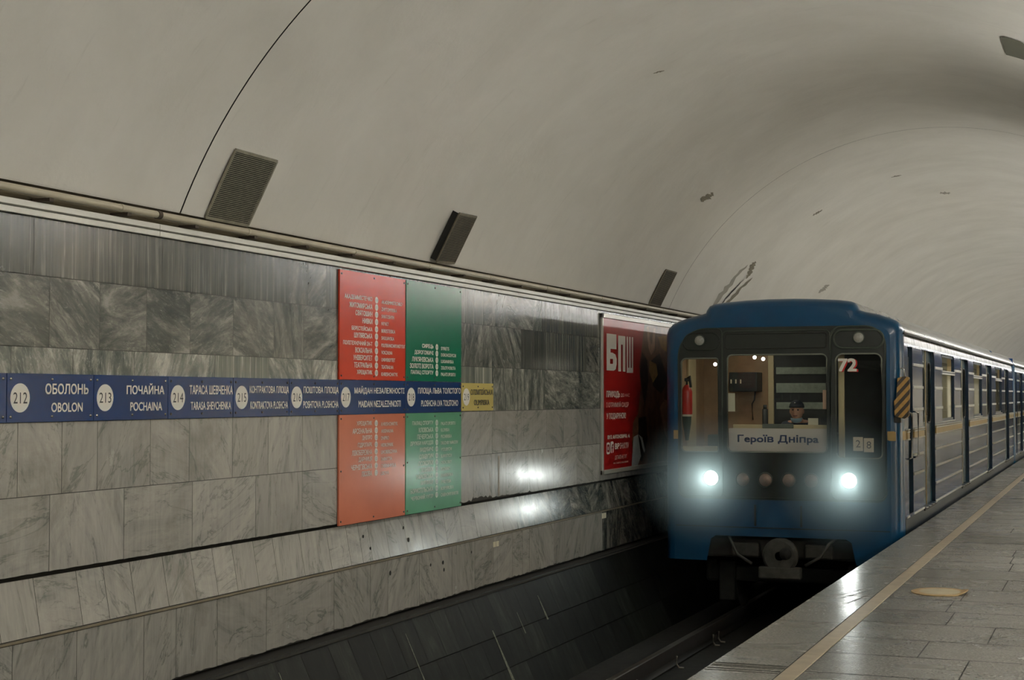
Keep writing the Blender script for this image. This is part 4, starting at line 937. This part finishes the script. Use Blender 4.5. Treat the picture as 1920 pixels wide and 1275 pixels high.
# headlights and marker lamps
def headlight(x, z, r, on, nm, lm=None):
    c = Vector(front(x, z, -0.004)); bm = B(); lathe(bm, c, (0, -1, 0), [(-0.03, r * 1.02), (0.006, r * 1.10), (0.016, r * 1.06), (0.018, r * 0.96), (0.004, r * 0.92)], 28); h = link(nm, bm, chrome if on else rim_m, car, True, 40)
    bm = B(); lathe(bm, c, (0, -1, 0), [(0.004, r * 0.93), (0.014, r * 0.7), (0.021, r * 0.35), (0.023, 0)], 28); link('lens', bm, lens_on if on else (lm or lens_off), h, True)
    return h
def halo(x, parent):  # added scatter sphere standing in for lens glow around the lamp
    c = front(x, 0.555, -0.30); bm = B(); bmesh.ops.create_icosphere(bm, subdivisions=3, radius=HALO_R, matrix=Matrix.Translation(c))
    k = N('lens_glow_scatter'); k.t.nodes.remove(k.b); p = k.n('ShaderNodeNewGeometry').outputs['Position']
    d = k.n('ShaderNodeVectorMath', operation='DISTANCE'); k.l(p, d.inputs[0]); d.inputs[1].default_value = c
    v = k.n('ShaderNodeVolumeScatter'); v.inputs['Color'].default_value = (0.78, 0.98, 1.0, 1); v.inputs['Anisotropy'].default_value = 0.0
    k.l(k.math('MULTIPLY', k.math('POWER', k.math('MAXIMUM', 0.0, k.math('SUBTRACT', 1.0, k.math('DIVIDE', d.outputs['Value'], HALO_R))), 1.5), HALO_D), v.inputs['Density'])
    k.l(v.outputs[0], k.t.nodes['Material Output'].inputs['Volume'])
    link('added_lens_glow', bm, k.m, parent)
for x in (-0.793, 0.780):
    h = headlight(x, 0.555, 0.088, True, 'headlight')
    lamp('headlight_beam', 'SPOT', front(x, 0.555, -0.05), HEAD_POWER, HEAD_COL, 0.05, (math.radians(-86), 0, 0), spot_size=math.radians(160), spot_blend=1.0)
    halo(x, h)
for x in (-0.420, -0.160, 0.108, 0.362): headlight(x, 0.545, 0.080, False, 'signal_lamp')
for x, z in ((-0.925, 2.140), (0.895, 2.148)): headlight(x, z, 0.062, False, 'marker_lamp', lens_grey)
# belt wrapping onto the front
for x0, x1 in ((-1.24, -1.185), (1.215, 1.29)):
    bm = B()
    quad(bm, (XC + x0, 17.352, 1.0), (XC + x1, 17.362 if x1 > 0 else 17.345, 1.0), (XC + x1, 17.362 if x1 > 0 else 17.345, 1.1), (XC + x0, 17.352, 1.1)); link('front_belt', bm, belt_m, nose)
bm = B(); q = [(1.20, 17.345), (1.252, 17.360), (1.300, 17.392), (1.330, 17.43), (1.354, 17.48), (1.368, 17.56), (1.368, 17.70)]
for (a, b) in zip(q, q[1:]): quad(bm, (XC + a[0], a[1], 1.008), (XC + b[0], b[1], 1.008), (XC + b[0], b[1], 1.106), (XC + a[0], a[1], 1.106))
link('corner_belt', bm, belt_m, nose)
# numbers on the windows
bm = B(); put_text(bm, '72', lambda u, v: front(u, v, 0.026), 0.660, 0.868, 1.770, 1.918, 0.03); link('number', bm, white_ink, car)
bm = B(); put_text(bm, '72', lambda u, v: front(u, v, 0.032), 0.676, 0.884, 1.764, 1.912, 0.03); link('number_shadow', bm, red_num, car)
for k, s in enumerate('28'):
    bm = B(); x0 = 0.822 + 0.118 * k; z0 = 0.885 - 0.012 * k; box(bm, XC + x0, XC + x0 + 0.108, YF + 0.036, YF + 0.040, z0, z0 + 0.155); c = link('number_card', bm, paper, car)
    bm = B(); put_text(bm, s, lambda u, v: (XC + u, YF + 0.0352, v), x0 + 0.030, x0 + 0.080, z0 + 0.040, z0 + 0.120, 0.0); link('digits', bm, screw_m, c)
# destination board
db = root('destination_board', (XC - 0.03, YF + 0.055, 0.862), 'white destination board with dark blue lettering standing behind the centre windscreen', 'sign')
bm = B(); lp = rrect(-0.596, 0.536, 0.866, 1.128, (0.05, 0.05, 0.012, 0.012)); holed(bm, lp, [], lambda u, v: (XC + u, YF + 0.056, v), 0, (0, 0.008, 0)); link('board', bm, plate_m, db)
bm = B(); put_text(bm, 'Гepoїв Дніпpa', lambda u, v: (XC + u, YF + 0.0552, v), -0.492, 0.436, 0.944, 1.056, 0.022); link('lettering', bm, plate_ink, db)
# cab
bm = B(); box(bm, XC - 0.62, XC + 0.62, 17.46, 17.90, 1.05, 1.075, 0, 0.005); box(bm, XC - 0.62, XC + 0.62, 17.46, 17.48, 0.60, 1.05); link('dash', bm, cab_grey, car)
bm = B(); box(bm, XC - 0.56, XC + 0.56, 17.45, 17.47, 1.075, 1.170, 0, 0.004); link('dash_edge', bm, cream, car)
bm = B(); box(bm, XC - 0.214, XC + 0.141, 17.43, 17.449, 1.130, 1.178, 0, 0.004); link('dash_block', bm, cab_grey, car)
bm = B(); box(bm, LX + 0.08, RX - 0.08, 18.93, 18.95, 0.1, 2.2); link('cab_back_wall', bm, wood, car)
bm = B(); box(bm, LX + 0.06, LX + 0.08, 17.5, 18.95, 0.1, 2.2); link('cab_side_lining', bm, wood, car)
bm = B(); box(bm, LX + 0.08, LX + 0.11, 18.08, 18.43, 0.1, 2.16, 0, 0.005); link('cab_post', bm, cream, car)
bm = B(); box(bm, XC + 0.634, XC + 0.700, 17.52, 17.58, 0.1, 2.16, 0, 0.01); link('door_pillar', bm, cream, car)
bm = B(); box(bm, RX - 0.12, RX - 0.10, 17.5, 18.95, 0.1, 2.2); link('cab_side_lining', bm, cab_dark, car)
bm = B(); box(bm, LX + 0.06, RX - 0.06, 17.44, 18.95, 2.16, 2.18); box(bm, LX + 0.06, RX - 0.06, 17.44, 18.95, 0.08, 0.1); link('cab_ceiling', bm, cab_dark, car)
bm = B(); box(bm, XC - 0.450, XC - 0.380, 18.86, 18.93, 0.1, 2.16, 0, 0.006); link('door_post', bm, cream, car)
bm = B(); box(bm, XC - 0.380, RX - 0.12, 18.90, 18.929, 0.1, 2.16); cabp = link('rear_door', bm, cab_dark, car)
for z0, z1 in ((1.765, 1.852), (1.535, 1.655), (1.335, 1.42)):
    bm = B(); box(bm, XC - 0.355, XC + 0.258, 18.885, 18.90, z0, z1, 0, 0.004); link('reflection_band', bm, cab_reflection, cabp)  # pale bands paint a windscreen reflection onto the rear door
bm = B(); box(bm, XC - 0.885, XC - 0.535, 18.62, 18.929, 1.55, 1.79, 0, 0.01); cb = link('control_box', bm, cab_dark, car)
for k in range(3):
    bm = B(); box(bm, XC - 0.865 + 0.06 * k, XC - 0.85 + 0.06 * k, 18.612, 18.62, 1.65, 1.70); link('label', bm, paper, cb)
bm = B(); tube(bm, [(XC - 0.62, 18.9, 1.56), (XC - 0.63, 18.9, 1.45), (XC - 0.66, 18.9, 1.40), (XC - 0.65, 18.9, 1.2)], 0.008, 6); link('cable', bm, cab_dark, car)
bm = B(); box(bm, XC - 0.600, XC - 0.520, 17.385, 17.388, 1.320, 1.530); link('notice', bm, paper, car)
bm = B(); box(bm, XC + 0.485, XC + 0.525, 17.385, 17.388, 1.350, 1.565); link('notice', bm, pink_paper, car)
bm = B(); box(bm, XC + 0.302, XC + 0.416, 17.47, 17.475, 1.160, 1.246); link('card', bm, paper, car)
bm = B(); tube(bm, [(XC - 0.369, 18.3, 1.0), (XC - 0.369, 18.3, 1.34)], 0.034, 12); tube(bm, [(XC - 0.369, 18.3, 1.34), (XC - 0.369, 18.3, 1.39)], 0.022, 10); link('control_handle', bm, cab_dark, car)
bm = B(); box(bm, XC - 1.15, XC - 0.705, 17.40, 17.50, 0.80, 0.915, 0, 0.01); link('side_shelf', bm, cream, car)
bm = B(); box(bm, XC - 0.95, XC - 0.72, 17.8, 18.0, 0.86, 1.04, 0, 0.01); link('switch_box', bm, cab_grey, car)
for x, y, z in ((-0.558, 18.6, 1.97), (-0.431, 18.5, 1.947), (-0.878, 17.9, 1.874)):
    bm = B(); bmesh.ops.create_icosphere(bm, subdivisions=2, radius=0.022, matrix=Matrix.Translation((XC + x, y, z))); link('cab_bulb', bm, emit('bulb_glow', (1, 0.93, 0.8), 14.0), car)
bm = B(); box(bm, XC - 0.7, XC - 0.1, 18.0, 18.15, 2.145, 2.158); link('cab_lamp', bm, emit('cab_lamp_glow', (1, 0.9, 0.72), CAB_POWER), car)
# coupler, bumper beam, hoses
bm = B(); box(bm, XC - 0.95, XC + 0.95, 17.48, 17.75, -0.36, -0.12, 0, 0.03); link('bumper_beam', bm, under_m, car)
cp_bm = B(); lathe(cp_bm, (XC + 0.02, 17.20, -0.30), (0, 1, 0), [(0, 0.05), (0.0, 0.17), (0.03, 0.20), (0.10, 0.20), (0.14, 0.15), (0.5, 0.11)], 24); cp = link('coupler', cp_bm, under_l, car, True, 35)
bm = B(); box(bm, XC - 0.22, XC + 0.26, 17.19, 17.30, -0.56, -0.42, 0, 0.02); link('contact_box', bm, under_l, cp)
bm = B(); lathe(bm, (XC + 0.09, 17.195, -0.27), (0, -1, 0), [(0, 0.07), (0.05, 0.04), (0.06, 0)], 16); link('coupling_cone', bm, under_m, cp, True)
for sx in (-1, 1):
    bm = B(); tube(bm, [(XC + sx * 0.62, 17.45, -0.10), (XC + sx * 0.55, 17.30, -0.16), (XC + sx * 0.47, 17.26, -0.30), (XC + sx * 0.30, 17.24, -0.40)], 0.018, 8); link('brake_hose', bm, hose_m, car)
    bm = B(); box(bm, XC + sx * 0.76 - 0.10, XC + sx * 0.76 + 0.10, 17.95, 18.03, -0.92, -0.45, 0, 0.02); link('rail_guard', bm, under_m, car)
    bm = B(); box(bm, XC + sx * 0.42 - 0.16, XC + sx * 0.42 + 0.16, 17.42, 17.50, -0.34, -0.18, 0, 0.02); link('junction_box', bm, under_l, car)
# striped safety shield hung from a hook on the corner
sh = root('hazard_shield', (XC + 1.36, 17.42, 1.28), 'yellow and black striped shield hanging from a hook on the train corner', 'shield')
bm = B(); pts = [(-0.070, 0.0), (-0.075, 0.17), (-0.045, 0.20), (-0.040, 0.42), (0.03, 0.44), (0.080, 0.43), (0.085, 0.30), (0.075, 0.0), (0.03, -0.03)]
fr_, bk = [], []
for u, v in pts:
    fr_.append(bm.verts.new((XC + 1.352 + u, 17.33 - 0.012 + (u + 0.07) * 0.55, 1.275 + v))); bk.append(bm.verts.new((XC + 1.352 + u, 17.33 + 0.03 + (u + 0.07) * 0.75, 1.275 + v)))
bm.faces.new(fr_); bm.faces.new(bk)
for i in range(len(pts)): bm.faces.new((fr_[i], fr_[(i + 1) % len(pts)], bk[(i + 1) % len(pts)], bk[i]))
bmesh.ops.bevel(bm, geom=list(bm.edges), offset=0.006, segments=2, affect='EDGES'); link('shield', bm, hazard, sh, True, 30)
bm = B(); box(bm, XC + 1.265, XC + 1.345, 17.37, 17.44, 1.20, 1.27, 0, 0.01); link('bracket', bm, under_m, sh)
bm = B(); tube(bm, [(XC + 1.375, 17.44, 1.70)] + [(XC + 1.375 - 0.03 + 0.03 * math.cos(a), 17.44, 1.77 + 0.035 * math.sin(a)) for a in [math.pi * j / 8 for j in range(9)]] + [(XC + 1.318, 17.44, 1.75)], 0.007, 8); link('hook', bm, chrome, sh)
# fire extinguisher inside the cab
fx = root('fire_extinguisher', (XC - 1.19, 17.76, 0.95), 'red fire extinguisher standing in the cab behind the left windscreen', 'fire extinguisher')
bm = B(); lathe(bm, (XC - 1.19, 17.76, 1.27), (0, 0, 1), [(0, 0), (0, 0.060), (0.02, 0.066), (0.28, 0.066), (0.33, 0.045), (0.36, 0.02), (0.36, 0)], 24); link('cylinder', bm, ext_red, fx, True, 40)
bm = B(); lathe(bm, (XC - 1.19, 17.76, 1.255), (0, 0, 1), [(0, 0.070), (0.024, 0.070)], 24); link('pale_ring', bm, paper, fx, True)
bm = B(); tube(bm, [(XC - 1.19, 17.76, 1.62), (XC - 1.19, 17.76, 1.70), (XC - 1.15, 17.74, 1.73), (XC - 1.13, 17.72, 1.6)], 0.016, 8); box(bm, XC - 1.215, XC - 1.15, 17.74, 17.78, 1.67, 1.71, 0, 0.008); link('valve', bm, under_m, fx)
bm = B(); lathe(bm, (XC - 1.19, 17.76, 0.97), (0, 0, 1), [(0, 0.02), (0.2, 0.05), (0.285, 0.055)], 16); link('bracket_horn', bm, plain('dark_green', rgb(44, 62, 48), 0.6), fx, True)

# ------------------------------------------------------------------ the driver
drv = root('person', (XC + 0.052, 18.25, 0.1), 'driver in dark cap and jacket, pale mask under the chin, seated in the cab', 'person')
HX, HY, HZ = XC + 0.052, 18.10, 1.318
def skinned(name, verts, edges, radii, mat, parent, root_i=0, sub=2):
    me = bpy.data.meshes.new(name); iv = parent_world(parent).inverted(); me.from_pydata([iv @ Vector(v) for v in verts], edges, []); o = bpy.data.objects.new(name, me); COL.objects.link(o); o.parent = parent
    m = o.modifiers.new('skin', 'SKIN'); m.use_smooth_shade = True
    for i, r in enumerate(radii): me.skin_vertices[0].data[i].radius = (r, r) if not isinstance(r, tuple) else r
    me.skin_vertices[0].data[root_i].use_root = True
    s = o.modifiers.new('sub', 'SUBSURF'); s.levels = sub; s.render_levels = sub
    me.materials.append(mat); return o
# one continuous body, seated: pelvis, spine, neck, arms forward to the desk, legs bent under it, five fingers to each hand
V = [(HX, 18.42, 0.56), (HX, 18.38, 0.72), (HX, 18.33, 0.92), (HX, 18.26, 1.10), (HX, 18.20, 1.19), (HX, 18.16, 1.25)]
E_ = [(0, 1), (1, 2), (2, 3), (3, 4), (4, 5)]; Rr_ = [0.14, 0.135, 0.15, 0.14, 0.065, 0.055]
for sx in (-1, 1):
    i = len(V); V += [(HX + sx * 0.17, 18.27, 1.12), (HX + sx * 0.235, 18.18, 0.98), (HX + sx * 0.22, 18.00, 0.92), (HX + sx * 0.15, 17.84, 1.06), (HX + sx * 0.14, 17.79, 1.095)]
    E_ += [(3, i), (i, i + 1), (i + 1, i + 2), (i + 2, i + 3), (i + 3, i + 4)]; Rr_ += [0.078, 0.058, 0.048, 0.032, (0.020, 0.034)]
    for k in range(4):
        j = len(V); u = (k - 1.5) * 0.019; V += [(HX + sx * 0.14 + u, 17.745, 1.103), (HX + sx * 0.14 + u * 1.1, 17.715 + 0.004 * abs(k - 1), 1.098), (HX + sx * 0.14 + u * 1.1, 17.700 + 0.006 * abs(k - 1), 1.086)]
        E_ += [(i + 4, j), (j, j + 1), (j + 1, j + 2)]; Rr_ += [0.009, 0.0085, 0.008]
    j = len(V); V += [(HX + sx * 0.14 - sx * 0.035, 17.785, 1.094), (HX + sx * 0.14 - sx * 0.052, 17.760, 1.090)]; E_ += [(i + 4, j), (j, j + 1)]; Rr_ += [0.010, 0.009]
    i = len(V); V += [(HX + sx * 0.10, 18.34, 0.54), (HX + sx * 0.12, 17.98, 0.55), (HX + sx * 0.12, 17.96, 0.18), (HX + sx * 0.13, 17.85, 0.145)]
    E_ += [(0, i), (i, i + 1), (i + 1, i + 2), (i + 2, i + 3)]; Rr_ += [0.085, 0.066, 0.045, 0.040]
body = skinned('body', V, E_, Rr_, skin, drv, 0, 2)
# jacket shell over torso and sleeves
V = [(HX, 18.40, 0.62), (HX, 18.34, 0.90), (HX, 18.27, 1.09), (HX, 18.215, 1.175)]; E_ = [(0, 1), (1, 2), (2, 3)]; Rr_ = [0.165, 0.17, 0.165, 0.085]
for sx in (-1, 1):
    i = len(V); V += [(HX + sx * 0.17, 18.27, 1.115), (HX + sx * 0.238, 18.18, 0.98), (HX + sx * 0.22, 18.00, 0.92), (HX + sx * 0.16, 17.87, 1.03)]; E_ += [(2, i), (i, i + 1), (i + 1, i + 2), (i + 2, i + 3)]; Rr_ += [0.092, 0.072, 0.062, 0.045]
skinned('jacket', V, E_, Rr_, coat_m, drv, 0, 2)
# head
bm = B(); bmesh.ops.create_uvsphere(bm, u_segments=28, v_segments=20, radius=1.0)
for v in bm.verts:
    x, y, z = v.co; ny = -y                                    # ny > 0 faces the platform end
    sx = 0.076 * (1 - 0.22 * max(0, -z) ** 1.4); sy = 0.098; sz = 0.118
    px, py, pz = x * sx, y * sy, z * sz
    if ny > 0.3 and abs(x) < 0.30 and -0.30 < z < 0.22: py -= 0.022 * (1 - abs(x) / 0.30) * (1 - abs(z + 0.12) / 0.36 if abs(z + 0.12) < 0.36 else 0)     # nose
    if ny > 0.5 and 0.10 < abs(x) < 0.60 and 0.06 < z < 0.28: py += 0.008                                                                              # eye sockets
    if ny > 0.4 and z < -0.55: py -= 0.010                                                                                                               # chin
    v.co = (HX + px, HY + py, HZ + pz)
hd = link('head', bm, skin, body, True)
for sx in (-1, 1):
    bm = B(); bmesh.ops.create_icosphere(bm, subdivisions=2, radius=0.011, matrix=Matrix.Translation((HX + sx * 0.030, HY - 0.083, HZ + 0.016))); link('eye', bm, black_ink, drv, True)
    bm = B(); bmesh.ops.create_icosphere(bm, subdivisions=2, radius=0.028, matrix=Matrix.Translation((HX + sx * 0.077, HY + 0.008, HZ - 0.004)) @ Matrix.Diagonal((0.35, 0.7, 1.0, 1))); link('ear', bm, skin, drv, True)
bm = B(); tube(bm, [(HX - 0.024, HY - 0.091, HZ - 0.052), (HX, HY - 0.097, HZ - 0.054), (HX + 0.024, HY - 0.091, HZ - 0.052)], 0.006, 8); link('mouth', bm, plain('lips', rgb(140, 84, 76), 0.5), drv)
bm = B(); bmesh.ops.create_uvsphere(bm, u_segments=28, v_segments=14, radius=1.0)
for v in bm.verts:
    x, y, z = v.co; zz = max(z, -0.05); v.co = (HX + x * 0.088, HY + 0.004 + y * 0.108, HZ + 0.045 + zz * 0.088)
lathe(bm, (HX, HY - 0.075, HZ + 0.050), (0, 0, 1), [(0, 0), (0, 0.075), (0.006, 0.078), (0.010, 0.07), (0.012, 0)], 24); cp_ = link('cap', bm, cap_m, drv, True, 50)
bm = B(); bmesh.ops.create_icosphere(bm, subdivisions=2, radius=0.014, matrix=Matrix.Translation((HX, HY - 0.098, HZ + 0.095))); link('badge', bm, chrome, cp_, True)
bm = B(); rg = []
for k, (r, z) in enumerate(((0.060, -0.085), (0.066, -0.098), (0.060, -0.122), (0.046, -0.138))):
    rg.append([bm.verts.new((HX + r * math.sin(a) * 1.06, HY - 0.010 - r * math.cos(a) * 1.38, HZ + z + 0.028 * (1 - math.cos(a)) * 0.5)) for a in [-1.5 + 3.0 * j / 16 for j in range(17)]])
for a, b in zip(rg, rg[1:]):
    for j in range(16): bm.faces.new((a[j], a[j + 1], b[j + 1], b[j]))
link('face_mask', bm, mask_blue, drv, True)
